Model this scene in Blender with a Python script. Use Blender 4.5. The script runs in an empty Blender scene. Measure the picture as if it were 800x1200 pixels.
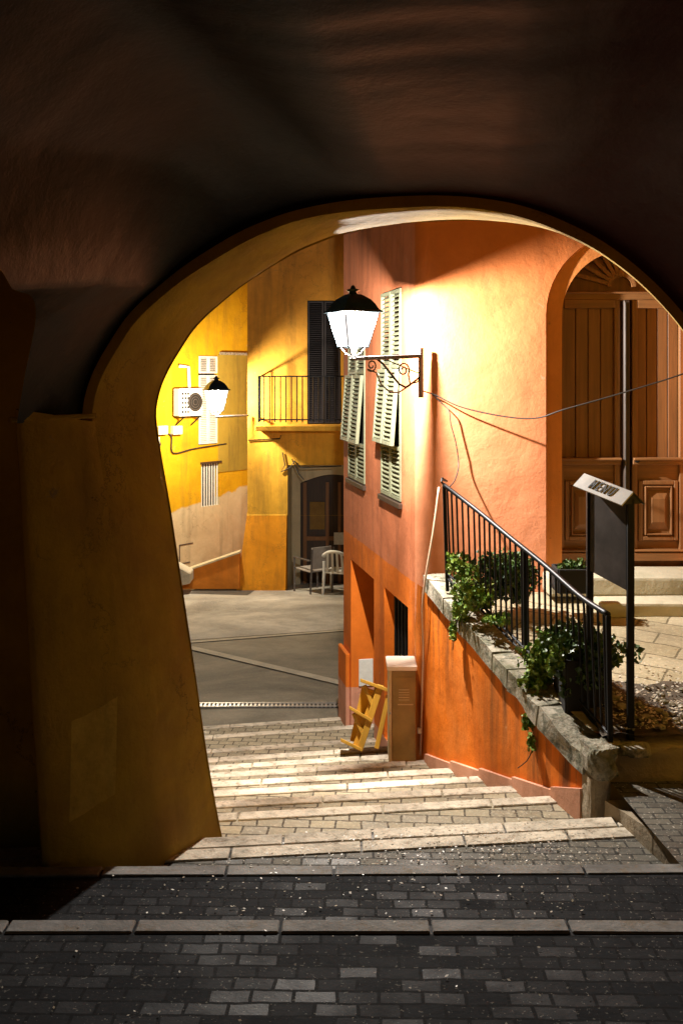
import bpy, bmesh, math, random
from mathutils import Vector, Matrix, noise
random.seed(7)
PI = math.pi
R = math.radians
CZ = 4.3                       # camera height in world z
col = bpy.context.scene.collection

# ------------------------------------------------------------------ helpers
def V(*a): return Vector(a)
def at(px, py, Y):             # photograph measurement -> metres, at depth Y
    return Vector(((px-400)/1200*Y, Y, CZ-(py-440)/1200*Y))

def tag(o, label=None, cat=None, group=None, kind=None):
    if label: o['label'] = label
    if cat: o['category'] = cat
    if group: o['group'] = group
    if kind: o['kind'] = kind
    return o

def wloc(p):
    l = Vector((0,0,0))
    while p: l += p.location; p = p.parent
    return l

def empty(name, loc, label=None, cat=None, group=None):
    o = bpy.data.objects.new(name, None); col.objects.link(o)
    o.location = loc; o.empty_display_size = .1
    return tag(o, label, cat, group)

class MB:
    """collects shapes, given in world coordinates, into one mesh"""
    def __init__(s): s.bm = bmesh.new()
    def face(s, pts):
        vs = [s.bm.verts.new(p) for p in pts]
        try: return s.bm.faces.new(vs)
        except ValueError: return None
    def box(s, c, size, rot=None):
        c = Vector(c); h = [x/2 for x in size]
        M = rot.to_3x3() if rot is not None else Matrix.Identity(3)
        P = [c+M@Vector((sx*h[0],sy*h[1],sz*h[2])) for sx in (-1,1) for sy in (-1,1) for sz in (-1,1)]
        s.hexa(P)
        return s
    def hexa(s, P):            # P index = 4*x+2*y+z
        v = [s.bm.verts.new(p) for p in P]
        for f in ((0,1,3,2),(4,6,7,5),(0,4,5,1),(2,3,7,6),(0,2,6,4),(1,5,7,3)):
            s.bm.faces.new([v[i] for i in f])
        return s
    def tube(s, pts, r, n=8, cap=True):
        pts = [Vector(p) for p in pts]; rings = []
        rr = r if isinstance(r,(list,tuple)) else [r]*len(pts)
        up = None
        for i,p in enumerate(pts):
            d = (pts[min(i+1,len(pts)-1)]-pts[max(i-1,0)]).normalized()
            if up is None:
                up = d.orthogonal().normalized()
            up = (up-d*up.dot(d)); up = up.normalized() if up.length>1e-6 else d.orthogonal().normalized()
            w = d.cross(up)
            rings.append([s.bm.verts.new(p+(up*math.cos(a)+w*math.sin(a))*rr[i]) for a in [2*PI*k/n for k in range(n)]])
        for a,b in zip(rings, rings[1:]):
            for k in range(n): s.bm.faces.new((a[k],a[(k+1)%n],b[(k+1)%n],b[k]))
        if cap and n>2:
            s.bm.faces.new(rings[0][::-1]); s.bm.faces.new(rings[-1])
        return s
    def bar(s, a, b, w, d, up=(0,0,1)):     # rectangular bar from a to b
        a, b = Vector(a), Vector(b); t = (b-a).normalized(); u = Vector(up)
        if abs(t.dot(u))>.98: u = Vector((0,1,0))
        x = t.cross(u).normalized()*w/2; y = x.cross(t).normalized()*d/2
        s.hexa([p+sx*x+sy*y for p in (a,b) for sx in (-1,1) for sy in (-1,1)])
        return s
    def loft(s, rows, close=False):
        g = [[s.bm.verts.new(p) for p in r] for r in rows]
        for a,b in zip(g, g[1:]):
            m = len(a)
            for k in range(m if close else m-1):
                s.bm.faces.new((a[k],a[(k+1)%m],b[(k+1)%m],b[k]))
        return g
    def lathe(s, c, prof, n=16, sq=False, rot=0):
        c = Vector(c); rows = []
        for r,z in prof:
            if sq: rows.append([c+Vector((r*math.sqrt(2)*math.cos(rot+PI/4+k*PI/2), r*math.sqrt(2)*math.sin(rot+PI/4+k*PI/2), z)) for k in range(4)])
            else: rows.append([c+Vector((r*math.cos(2*PI*k/n), r*math.sin(2*PI*k/n), z)) for k in range(n)])
        g = s.loft(rows, True)
        for e in (g[0], g[-1]):
            try: s.bm.faces.new(e)
            except ValueError: pass
        return s
    def extr(s, poly, off):    # polygon (world pts) extruded by vector
        off = Vector(off); a = [s.bm.verts.new(Vector(p)) for p in poly]; b = [s.bm.verts.new(Vector(p)+off) for p in poly]
        s.bm.faces.new(a); s.bm.faces.new(b[::-1]); n = len(a)
        for k in range(n): s.bm.faces.new((a[k],b[k],b[(k+1)%n],a[(k+1)%n]))
        return s
    def build(s, name, m, parent=None, smooth=False, bevel=0, wob=0, seg=1, normals=True):
        if normals: bmesh.ops.recalc_face_normals(s.bm, faces=s.bm.faces[:])
        if bevel:
            bmesh.ops.bevel(s.bm, geom=s.bm.edges[:], offset=bevel, segments=seg, affect='EDGES', profile=.6)
        if wob:
            for v in s.bm.verts:
                v.co += noise.noise_vector(v.co*5.3)*wob
        base = wloc(parent)
        me = bpy.data.meshes.new(name)
        bmesh.ops.translate(s.bm, verts=s.bm.verts[:], vec=-base)
        s.bm.to_mesh(me); s.bm.free()
        if smooth:
            for p in me.polygons: p.use_smooth = True
        me.materials.append(m)
        o = bpy.data.objects.new(name, me); col.objects.link(o)
        if parent: o.parent = parent
        return o

class Frame:                   # wall frame: s along, d outward, z up
    def __init__(f, o, a, n): f.o=Vector(o); f.a=Vector(a).normalized(); f.n=Vector(n).normalized(); f.u=Vector((0,0,1))
    def p(f, s, z, d=0): return f.o+f.a*s+f.n*d+f.u*z
    def box(f, mb, s0, s1, z0, z1, d0, d1):
        mb.hexa([f.p(s,z,d) for s in (s0,s1) for d in (d0,d1) for z in (z0,z1)]); return mb
    def wall(f, mb, s0, s1, z0, z1, holes=(), depth=.3):
        S = sorted({s0,s1,*[h[i] for h in holes for i in (0,1)]}); Zs = sorted({z0,z1,*[h[i] for h in holes for i in (2,3)]})
        for a,b in zip(S,S[1:]):
            for c,d in zip(Zs,Zs[1:]):
                m=(a+b)/2; k=(c+d)/2
                if any(h[0]<m<h[1] and h[2]<k<h[3] for h in holes): continue
                mb.face([f.p(a,c),f.p(b,c),f.p(b,d),f.p(a,d)])
        for h in holes:
            D = -(h[4] if len(h)>4 else depth); a,b,c,d = h[:4]
            q = [(a,c),(b,c),(b,d),(a,d)]
            for i in range(4):
                (x,y),(X,Y) = q[i],q[(i+1)%4]
                mb.face([f.p(x,y),f.p(X,Y),f.p(X,Y,D),f.p(x,y,D)])
        return mb

# ------------------------------------------------------------------ materials
class NT:
    def __init__(s, name):
        s.m = bpy.data.materials.new(name); s.m.use_nodes = True; s.t = s.m.node_tree; s.n = s.t.nodes
        s.b = s.n['Principled BSDF']
        s.pos = s.n.new('ShaderNodeNewGeometry').outputs['Position']
    def l(s, a, b): s.t.links.new(a, b)
    def noise(s, scale, detail=6, rough=.6, stretch=None, dist=0):
        n = s.n.new('ShaderNodeTexNoise'); n.inputs['Scale'].default_value=scale; n.inputs['Detail'].default_value=detail
        n.inputs['Roughness'].default_value=rough; n.inputs['Distortion'].default_value=dist
        s.l(s.map(stretch) if stretch else s.pos, n.inputs['Vector'])
        return n.outputs['Fac']
    def map(s, sc=(1,1,1), rot=(0,0,0), loc=(0,0,0)):
        m = s.n.new('ShaderNodeMapping'); m.inputs['Scale'].default_value=sc; m.inputs['Rotation'].default_value=rot; m.inputs['Location'].default_value=loc
        s.l(s.pos, m.inputs['Vector']); return m.outputs['Vector']
    def ramp(s, fac, stops):
        r = s.n.new('ShaderNodeValToRGB'); e = r.color_ramp.elements
        while len(e) < len(stops): e.new(.5)
        for i,(p,c) in enumerate(stops):
            e[i].position=p; e[i].color=(*c,1) if len(c)==3 else c
        s.l(fac, r.inputs['Fac']); return r.outputs['Color']
    def step(s, fac, a, b): return s.ramp(fac, [(a,(0,0,0)),(b,(1,1,1))])
    def mix(s, fac, a, b, mode='MIX'):
        m = s.n.new('ShaderNodeMix'); m.data_type='RGBA'; m.blend_type=mode
        for k,x in ((0,fac),(6,a),(7,b)):
            if hasattr(x,'links'): s.l(x, m.inputs[k])
            elif k==0: m.inputs[k].default_value=x
            else: m.inputs[k].default_value=(*x,1)
        return m.outputs[2]
    def math(s, op, a, b=None, c=None):
        m = s.n.new('ShaderNodeMath'); m.operation=op
        for k,x in enumerate((a,b,c)):
            if x is None: continue
            if hasattr(x,'links'): s.l(x, m.inputs[k])
            else: m.inputs[k].default_value=x
        return m.outputs[0]
    def xyz(s):
        n = s.n.new('ShaderNodeSeparateXYZ'); s.l(s.pos, n.inputs[0]); return n.outputs
    def bump(s, h, strength=.3, dist=.01):
        b = s.n.new('ShaderNodeBump'); b.inputs['Strength'].default_value=strength; b.inputs['Distance'].default_value=dist
        s.l(h, b.inputs['Height'])
        if getattr(s,'last',None): s.l(s.last, b.inputs['Normal'])
        s.last = b.outputs['Normal']; s.l(s.last, s.b.inputs['Normal'])
    def out(s, c, rough=.8, spec=.3):
        if hasattr(c,'links'): s.l(c, s.b.inputs['Base Color'])
        else: s.b.inputs['Base Color'].default_value=(*c,1)
        if hasattr(rough,'links'): s.l(rough, s.b.inputs['Roughness'])
        else: s.b.inputs['Roughness'].default_value=rough
        s.b.inputs['Specular IOR Level'].default_value=spec
        return s.m

def dk(c, f): return tuple(x*f for x in c)

def plaster(name, c, zones=None, stain=.5, rough=.85, streak=.35, spec=.2, bump=.35, dirt=(.06,.045,.03), crack=0, chipc=(.42,.34,.25)):
    """zones: function(nt, base) -> colour socket, for painted bands and light or shade put into the colour"""
    t = NT(name)
    base = zones(t, c) if zones else t.mix(0., c, c)
    blot = t.noise(1.3, 8, .65, dist=.6)
    base = t.mix(t.step(blot,.35,.75), base, t.mix(.75, base, dk(c,.62), 'MIX') if not zones else t.mix(1., base, (.70,.66,.62), 'MULTIPLY'))
    fine = t.noise(9, 8, .7)
    base = t.mix(t.ramp(fine,[(.45,(0,0,0)),(.8,(.5,.5,.5))]), base, t.mix(1., base, (1.18,1.2,1.25), 'MULTIPLY'))
    st = t.noise(2.2, 6, .6, stretch=(2.4,2.4,.28))
    base = t.mix(t.ramp(st,[(.5,(0,0,0)),(.78,(streak,)*3)]), base, dirt)
    if crack:
        vo = t.n.new('ShaderNodeTexVoronoi'); vo.feature='DISTANCE_TO_EDGE'; vo.inputs['Scale'].default_value=1.5
        dn = t.n.new('ShaderNodeTexNoise'); dn.inputs['Scale'].default_value=3.5; dn.inputs['Detail'].default_value=8; dn.inputs['Roughness'].default_value=.7; t.l(t.pos, dn.inputs['Vector'])
        va = t.n.new('ShaderNodeVectorMath'); va.operation='MULTIPLY_ADD'; t.l(dn.outputs['Color'], va.inputs[0]); va.inputs[1].default_value=(.55,.55,.55); t.l(t.pos, va.inputs[2])
        t.l(va.outputs[0], vo.inputs['Vector'])
        line = t.ramp(vo.outputs['Distance'],[(.0,(1,1,1)),(.007,(0,0,0))])
        line = t.math('MULTIPLY', line, t.step(t.noise(1.1,4,.6),.50,.60))
        base = t.mix(t.math('MULTIPLY', line, crack), base, dk(dirt,.8))
        chip = t.ramp(t.noise(6.5,9,.75,dist=.4),[(.655,(0,0,0)),(.665,(1,1,1))])
        base = t.mix(t.math('MULTIPLY', chip, crack*.8), base, chipc)
        t.bump(line, -.5, .004); t.bump(chip, -.6, .006)
    sp = t.noise(34, 4, .6)
    base = t.mix(t.ramp(sp,[(.66,(0,0,0)),(.76,(stain,)*3)]), base, dk(dirt,1.6))
    t.bump(t.noise(3.0, 5, .55), .35*bump/.35, .05)
    t.bump(t.noise(60, 6, .7), bump, .006)
    return t.out(base, rough, spec)

def simple(name, c, rough=.5, metal=0, var=.25, scale=8, bump=.15, spec=.4):
    t = NT(name); n = t.noise(scale, 6, .65)
    m = t.mix(t.step(n,.35,.7), c, dk(c,1-var)); t.bump(t.noise(scale*6,4,.6), bump, .003)
    t.b.inputs['Metallic'].default_value = metal
    return t.out(m, rough, spec)

def wood(name, c, dark=.45, axis='z', scale=1., rough=.55, spec=.4):
    t = NT(name); st = {'z':(22,22,1.2),'x':(1.2,22,22),'y':(22,1.2,22)}[axis]
    g = t.noise(1.4*scale, 8, .65, stretch=st, dist=.3)
    m = t.mix(t.ramp(g,[(.3,(0,0,0)),(.72,(1,1,1))]), c, dk(c,dark))
    w = t.noise(1.2,4,.5); m = t.mix(t.ramp(w,[(.4,(0,0,0)),(.75,(.5,.5,.5))]), m, dk(c,.55))
    t.bump(g,.3,.004)
    return t.out(m, rough, spec)

def pavers(name, c1, c2, mortar, bw=.2, rh=.1, ang=0., rough=.55, spec=.45, msize=.006, dirt=.5, litter=0.):
    t = NT(name)
    dn = t.n.new('ShaderNodeTexNoise'); dn.inputs['Scale'].default_value=7; dn.inputs['Detail'].default_value=3; t.l(t.pos, dn.inputs['Vector'])
    va = t.n.new('ShaderNodeVectorMath'); va.operation='MULTIPLY_ADD'; t.l(dn.outputs['Color'], va.inputs[0]); va.inputs[1].default_value=(.022,.022,0); t.l(t.map(rot=(0,0,ang)), va.inputs[2])
    warped = va.outputs[0]
    b = t.n.new('ShaderNodeTexBrick'); t.l(warped, b.inputs['Vector'])
    b.inputs['Color1'].default_value=(*c1,1); b.inputs['Color2'].default_value=(*c2,1); b.inputs['Mortar'].default_value=(*mortar,1)
    b.inputs['Scale'].default_value=1; b.inputs['Mortar Size'].default_value=msize; b.inputs['Brick Width'].default_value=bw
    b.inputs['Row Height'].default_value=rh; b.inputs['Mortar Smooth'].default_value=.3; b.inputs['Bias'].default_value=-.1
    c = b.outputs['Color']
    n = t.noise(2.2, 8, .7, dist=.5)
    c = t.mix(t.ramp(n,[(.38,(0,0,0)),(.7,(dirt,)*3)]), c, dk(c1,.35))
    f = t.noise(45, 4, .7)
    c = t.mix(t.ramp(f,[(.5,(0,0,0)),(.75,(.45,)*3)]), c, dk(c2,1.6))
    if litter:
        f2 = t.noise(80, 2, .5)
        c = t.mix(t.ramp(f2,[(.66,(0,0,0)),(.70,(litter,)*3)]), c, (.6,.55,.45))
    t.bump(b.outputs['Fac'], -.6, .006)
    t.bump(t.noise(25,6,.7), .5, .006)
    b2 = t.n.new('ShaderNodeTexBrick'); t.l(warped, b2.inputs['Vector'])
    for k_,v_ in (('Scale',1),('Mortar Size',msize),('Brick Width',bw),('Row Height',rh),('Bias',.0)): b2.inputs[k_].default_value=v_
    b2.inputs['Color1'].default_value=(rough*.72,)*3+(1,); b2.inputs['Color2'].default_value=(min(1,rough*1.5),)*3+(1,); b2.inputs['Mortar'].default_value=(.9,.9,.9,1)
    r = t.mix(t.ramp(t.noise(3,5,.6),[(.4,(0,0,0)),(.7,(.6,)*3)]), b2.outputs['Color'], (min(1,rough*1.4),)*3)
    return t.out(c, r, spec)

def emit(name, c, s):
    t = NT(name); t.b.inputs['Emission Color'].default_value=(*c,1); t.b.inputs['Emission Strength'].default_value=s
    return t.out(c, .4, .3)

ORANGE=(.82,.20,.012); SALMON=(.72,.28,.14)
def z_split(zl, lo, hi, amp=.02):
    def f(t, c):
        z = t.xyz()[2]; n = t.noise(7,4,.6)
        zz = t.math('ADD', z, t.math('MULTIPLY', t.math('SUBTRACT', n, .5), amp))
        k = t.math('GREATER_THAN', zz, zl)
        return t.mix(k, lo, hi)
    return f
def facade_zone(t, c):
    z = t.xyz()[2]; y = t.xyz()[1]; n = t.noise(7,4,.6)
    zz = t.math('ADD', z, t.math('MULTIPLY', t.math('SUBTRACT', n, .5), .03))
    k = t.math('GREATER_THAN', zz, CZ-1.53)
    a = t.mix(k, (.78,.19,.018), (.62,.20,.085))
    k2 = t.math('LESS_THAN', zz, CZ-3.0)
    a = t.mix(k2, a, (.72,.34,.22))
    k3 = t.ramp(z, [(0,(0,0,0)),(1,(1,1,1))])
    return a
M = {}
M['facade'] = plaster('facade_plaster', (.58,.22,.12), facade_zone, streak=.5, stain=.6, dirt=(.10,.035,.02), crack=.6, chipc=(.60,.36,.24))
def hw_shade_zone(t, c):
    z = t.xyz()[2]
    return t.mix(t.ramp(t.math('MULTIPLY', t.math('SUBTRACT', z, CZ-1.2), .45),[(.0,(0,0,0)),(.95,(1,1,1))]), SALMON, (.54,.165,.045))  # upper wall darker and redder: lantern hood's shade painted into the colour
M['housewall'] = plaster('house_plaster', SALMON, hw_shade_zone, streak=.22, stain=.2, crack=.35, chipc=(.55,.38,.28))
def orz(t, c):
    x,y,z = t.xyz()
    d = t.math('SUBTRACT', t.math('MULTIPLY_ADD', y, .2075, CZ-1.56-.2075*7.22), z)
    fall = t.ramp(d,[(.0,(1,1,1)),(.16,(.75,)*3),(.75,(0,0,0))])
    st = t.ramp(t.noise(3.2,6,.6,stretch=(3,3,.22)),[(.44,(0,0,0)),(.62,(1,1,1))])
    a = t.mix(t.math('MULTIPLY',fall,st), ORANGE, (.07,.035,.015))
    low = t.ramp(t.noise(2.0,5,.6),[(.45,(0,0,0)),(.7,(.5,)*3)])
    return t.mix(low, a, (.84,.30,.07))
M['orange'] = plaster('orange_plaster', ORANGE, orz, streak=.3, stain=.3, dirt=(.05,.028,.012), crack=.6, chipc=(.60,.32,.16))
M['salmon'] = plaster('salmon_base', (.74,.38,.25), z_split(0,(.7,.3,.2),(.74,.38,.25)), streak=.2)
M['reveal'] = plaster('reveal_plaster', (.72,.26,.07), streak=.3)
def a_zone(t, c):
    x,y,z = t.xyz(); 
    k = t.math('GREATER_THAN', z, CZ-2.68)
    a = t.mix(k, (.84,.34,.02), (.86,.47,.05))
    return t.mix(t.ramp(t.math('MULTIPLY',t.math('SUBTRACT',z,2.2),.2),[(.0,(0,0,0)),(.9,(1,1,1))]), a, (.80,.36,.06))
M['balcony_wall'] = plaster('ochre_orange_plaster', (.74,.36,.05), a_zone, streak=.5, crack=.6, chipc=(.5,.34,.18))
def b_zone(t, c):
    x,y,z = t.xyz(); n = t.noise(3.5,5,.6)
    q = t.math('SUBTRACT', z, t.math('MULTIPLY', x, .26))
    q = t.math('ADD', q, t.math('MULTIPLY', t.math('SUBTRACT', n, .5), .22))
    k = t.step(t.math('MULTIPLY',q,.2), .488, .494)
    return t.mix(k, (.62,.53,.34), (.62,.36,.008))
M['yellow'] = plaster('yellow_plaster', (.78,.55,.05), b_zone, streak=.4, crack=.7, chipc=(.45,.38,.26))
M['olive'] = plaster('olive_plaster', (.36,.26,.04), streak=.5)
M['cream'] = plaster('cream_plaster', (.62,.52,.34), streak=.4)
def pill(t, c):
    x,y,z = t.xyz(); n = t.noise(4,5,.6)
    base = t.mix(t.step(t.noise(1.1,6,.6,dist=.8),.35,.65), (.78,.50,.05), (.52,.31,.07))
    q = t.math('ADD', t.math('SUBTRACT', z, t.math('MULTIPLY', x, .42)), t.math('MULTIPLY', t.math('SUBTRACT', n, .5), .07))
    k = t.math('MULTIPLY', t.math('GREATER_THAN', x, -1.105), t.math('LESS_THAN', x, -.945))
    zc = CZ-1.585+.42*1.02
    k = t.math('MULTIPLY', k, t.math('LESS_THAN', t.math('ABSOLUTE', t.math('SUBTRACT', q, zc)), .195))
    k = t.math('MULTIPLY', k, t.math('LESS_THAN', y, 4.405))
    return t.mix(t.math('MULTIPLY', k, t.ramp(t.noise(9,5,.7),[(.35,(.45,)*3),(.6,(.9,)*3)])), base, (.95,.66,.13))  # lighter patch paints a pool of light onto the pillar
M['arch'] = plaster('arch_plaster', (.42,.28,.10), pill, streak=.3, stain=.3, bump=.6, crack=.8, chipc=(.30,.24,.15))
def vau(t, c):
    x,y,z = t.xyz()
    k = t.ramp(t.math('MULTIPLY_ADD', x, .35, .4),[(.05,(.010,.009,.006)),(.35,(.026,.018,.010)),(.72,(.085,.014,.007))])  # left side darkened in the colour to stand in for shade; right redder
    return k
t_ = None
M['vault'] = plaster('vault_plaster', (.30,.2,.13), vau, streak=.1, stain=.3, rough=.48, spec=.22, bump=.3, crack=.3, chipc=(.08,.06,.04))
M['iron'] = simple('black_iron', (.02,.02,.022), .45, .6, .3, 20, .2)
M['lampiron'] = simple('blue_black_iron', (.012,.022,.028), .4, .3, .3, 14, .2)
M['greyiron'] = simple('weathered_grey_iron', (.16,.145,.14), .45, .6, .4, 14, .2)
M['darkwood'] = wood('dark_walnut', (.07,.04,.025))
M['doorwood'] = wood('varnished_door_wood', (.31,.135,.045), .5)
M['doorwoodx'] = wood('varnished_rail_wood', (.32,.14,.046), .5, 'x')
M['rackwood'] = wood('yellow_pine', (.78,.42,.05), .5, 'z', .7)
M['cabwood'] = simple('ochre_cabinet_paint', (.36,.23,.07), .5, 0, .45, 5, .2)
M['cabside'] = simple('cream_cabinet_side', (.62,.48,.30), .5, 0, .2, 7, .1)
M['cabtop'] = simple('pale_cap_stone', (.75,.62,.5), .6, 0, .15, 9, .2)
M['shutter'] = simple('sage_shutter_paint', (.27,.28,.175), .55, 0, .3, 12, .15)
M['white'] = simple('white_paint', (.72,.72,.68), .5, 0, .15, 12, .1)
M['plastic'] = simple('white_plastic', (.78,.77,.72), .35, 0, .08, 9, .05)
M['dark'] = simple('dark_interior', (.012,.01,.009), .8, 0, .2, 4, .1)
M['glass'] = NT('dark_window_glass').out((.02,.018,.016), .12, .6)
M['panel'] = simple('dark_chalk_panel', (.10,.085,.078), .32, .2, .6, 5, .05)
M['cable'] = simple('black_cable', (.03,.026,.024), .5, 0, .2, 30, .05)
M['palecable'] = simple('painted_cable', (.62,.42,.30), .5, 0, .2, 20, .05)
def cop_zone(t, c):
    a = t.mix(t.ramp(t.noise(6,8,.75,dist=.5),[(.42,(0,0,0)),(.62,(1,1,1))]), c, (.20,.19,.12))
    return t.mix(t.ramp(t.noise(15,5,.7),[(.5,(0,0,0)),(.62,(.8,)*3)]), a, (.07,.075,.05))
M['stone'] = plaster('coping_stone', (.46,.41,.33), cop_zone, streak=.55, stain=.7, bump=1.2, dirt=(.08,.08,.05))
M['pier'] = plaster('pier_stone', (.42,.33,.22), streak=.45, stain=.6, bump=1.)
M['stepstone'] = plaster('door_step_stone', (.56,.50,.36), streak=.3, stain=.4, bump=.5, dirt=(.14,.14,.05))
def noz_zone(t, c):
    a = t.mix(t.ramp(t.noise(5,6,.7),[(.42,(0,0,0)),(.62,(.85,)*3)]), c, dk(c,.55))
    return t.mix(t.ramp(t.noise(19,4,.7),[(.52,(0,0,0)),(.66,(.7,)*3)]), a, (.22,.17,.11))
M['nosing'] = plaster('dimmed_nosing_stone', (.30,.285,.265), noz_zone, streak=.0, stain=.5, bump=.5)  # foreground nosings darkened in the colour to carry the weaker light there
M['nosing_far'] = plaster('warm_nosing_stone', (.78,.68,.53), noz_zone, streak=.0, stain=.5, bump=.8)
M['pav_dark'] = pavers('shade_dark_setts', (.007,.0075,.009), (.017,.018,.020), (.002,.002,.002), .125,.062, .02, .8, .16, .006, .6, .2)  # foreground setts darkened in the colour, standing in for dim light
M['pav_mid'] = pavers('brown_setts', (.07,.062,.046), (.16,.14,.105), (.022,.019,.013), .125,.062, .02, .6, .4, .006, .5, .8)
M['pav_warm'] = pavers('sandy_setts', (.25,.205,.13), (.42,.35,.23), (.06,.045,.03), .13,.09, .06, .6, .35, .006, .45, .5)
M['pav_ter'] = pavers('terrace_flagstones', (.40,.33,.20), (.5,.42,.28), (.14,.11,.06), .34,.2, .5, .7, .3, .008, .5, .3)
def asph(name, c, v=.45):
    t = NT(name); m = t.mix(t.step(t.noise(.55,8,.65,dist=.8),.38,.66), c, dk(c,1-v))
    m = t.mix(t.ramp(t.noise(70,3,.6),[(.55,(0,0,0)),(.7,(.5,)*3)]), m, dk(c,1.6))
    m = t.mix(t.ramp(t.noise(4,8,.75),[(.45,(0,0,0)),(.7,(.55,)*3)]), m, dk(c,.4)); t.bump(t.noise(90,4,.7),.5,.006); return t.out(m,.75,.35)
M['asphalt'] = asph('worn_asphalt', (.30,.26,.19), .7)
M['concrete'] = asph('pale_concrete', (.56,.52,.46), .6)
M['concband'] = asph('concrete_band', (.55,.49,.38), .3)
M['patchdark'] = asph('dark_asphalt_patch', (.12,.105,.09), .3)
M['earth'] = asph('dark_earth', (.10,.075,.05), .5)
M['leaf'] = None
def leafmat(name, a, b):
    t = NT(name); oi = t.noise(23,2,.5)
    m = t.mix(t.step(oi,.4,.62), a, b); t.b.inputs['Roughness'].default_value=.45
    t.b.inputs['Subsurface Weight'].default_value=0
    return t.out(m,.42,.4)
M['leaf'] = leafmat('ivy_leaf', (.055,.13,.015), (.22,.29,.04))
M['leafdark'] = leafmat('dark_leaf', (.02,.05,.01), (.07,.12,.02))
M['litter'] = leafmat('dry_petals', (.62,.56,.46), (.40,.33,.22))
M['stem'] = simple('woody_stem', (.06,.045,.025), .8, 0, .3, 30, .4)
def glowglass(name, c, st):
    m=bpy.data.materials.new(name); m.use_nodes=True; t=m.node_tree; t.nodes.clear()
    o=t.nodes.new('ShaderNodeOutputMaterial'); x=t.nodes.new('ShaderNodeMixShader'); tr=t.nodes.new('ShaderNodeBsdfTransparent'); em=t.nodes.new('ShaderNodeEmission')
    em.inputs[0].default_value=(*c,1); em.inputs[1].default_value=st; x.inputs[0].default_value=.35
    t.links.new(tr.outputs[0],x.inputs[1]); t.links.new(em.outputs[0],x.inputs[2]); t.links.new(x.outputs[0],o.inputs[0]); return m
M['glow1'] = glowglass('lit_lantern_glass', (1.0,.97,.95), 2.6)
M['glow2'] = glowglass('lit_lantern_glass_far', (1.0,.95,.82), 4)
M['bulb'] = emit('glowing_mantle', (1.0,.95,.85), 30)
M['letter'] = simple('black_lettering', (.015,.013,.012), .6)
M['signroof'] = simple('pale_sign_board', (.50,.48,.46), .5, 0, .3, 8, .1)
M['terracotta'] = simple('dark_planter', (.012,.010,.009), .8, 0, .3, 8, .3)
M['drain'] = simple('galvanised_steel', (.45,.43,.40), .4, .5, .3, 20, .1)
M['paper'] = simple('white_paper', (.75,.73,.66), .6, 0, .2, 20, .0)

# ------------------------------------------------------------------ ground
XR0 = -.0692
noz = [(3.40,1.82,0.),(4.07,1.96,0.01),(4.66,2.10,.115),(5.22,2.23,.125),(5.69,2.36,.13),(6.16,2.49,.14),(6.63,2.62,.15),
       (7.13,2.75,.16),(7.61,2.88,.17),(8.12,3.01,.18),(8.68,3.14,.19),(9.39,3.27,.20),(10.03,3.40,.20)]
def nz(i, X):
    Z,h,m = noz[i]; return Z+m*(X-XR0*Z)
def stairs_part(idx, name, mat):
    mb = MB()
    for i in idx:
        h = noz[i][1]; xs = [-7,-4,-2.5,-1.5,-.8,-.2,.4,.9,1.4,2.0,3.0] if i<3 else [-7,-4,-2.5,-1.5,-.8,-.2,.4,.9,1.4]
        prev = (lambda X: -5.) if i==0 else (lambda X,i=i: nz(i-1,X))
        for a,b in zip(xs,xs[1:]):
            mb.face([V(a,prev(a),CZ-h),V(b,prev(b),CZ-h),V(b,nz(i,b)-.004,CZ-h),V(a,nz(i,a)-.004,CZ-h)])
            hn = noz[i+1][1] if i+1<len(noz) else 3.6
            mb.face([V(a,nz(i,a)-.004,CZ-h),V(b,nz(i,b)-.004,CZ-h),V(b,nz(i,b)-.004,CZ-hn),V(a,nz(i,a)-.004,CZ-hn)])
    return mb.build(name, mat, normals=False)
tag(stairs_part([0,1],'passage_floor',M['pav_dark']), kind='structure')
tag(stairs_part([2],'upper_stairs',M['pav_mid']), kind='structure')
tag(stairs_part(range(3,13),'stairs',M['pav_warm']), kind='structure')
rnd = random.Random(3)
def nosings(idx, name, mat, wds, L0, L1):
    mb = MB()
    for i in idx:
        for j,(off,w) in enumerate(wds(i)):
            x = -5.+rnd.random()*.4
            while x < (2.4 if i<3 else 1.35):
                L = rnd.uniform(L0,L1); x2 = x+L-.010
                if rnd.random()<.0: x=x+L; continue
                h = noz[i][1]; th=.045; up=.006+rnd.random()*.003
                P=[]
                for X in (x,x2):
                    for yy in (nz(i,X)-off-w, nz(i,X)-off):
                        for z in (CZ-h-th, CZ-h+up): P.append(V(X,yy+(.012 if yy==nz(i,X) else 0),z))
                mb.hexa(P); x += L
    return mb.build(name, mat, bevel=.004, wob=.003)
tag(nosings([0,1],'pale_nosing_stones',M['nosing'],lambda i:[(0,.062)],.42,.5), kind='structure')
tag(nosings([2],'double_nosing_stones',M['nosing_far'],lambda i:[(0,.09),(.10,.10)],.4,.62), kind='structure')
tag(nosings(range(3,13),'stair_nosing_stones',M['nosing_far'],lambda i:[(0,.078 if i<11 else .07)],.5,.9), kind='structure')

def gz(Y):                      # height of the street surface
    return CZ-(3.44+.0695*(min(max(Y,10.),20.5)-10.2))
def sheet(name, pts, mat, lift, kind='structure'):
    mb = MB(); mb.face([V(x,y,gz(y)+lift) for x,y in pts]); return tag(mb.build(name, mat, normals=False), kind=kind)
mb = MB()
ys = [9.2,10,12,14,16,18,20.5,24,30,60]
rows = [[V(x,(nz(12,x) if y==9.2 else max(y,nz(12,x)+.3+.001*y)), gz(y)) for x in (-60,-20,-8,-3,-1,.5,2,8,30,60)] for y in ys]
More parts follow.
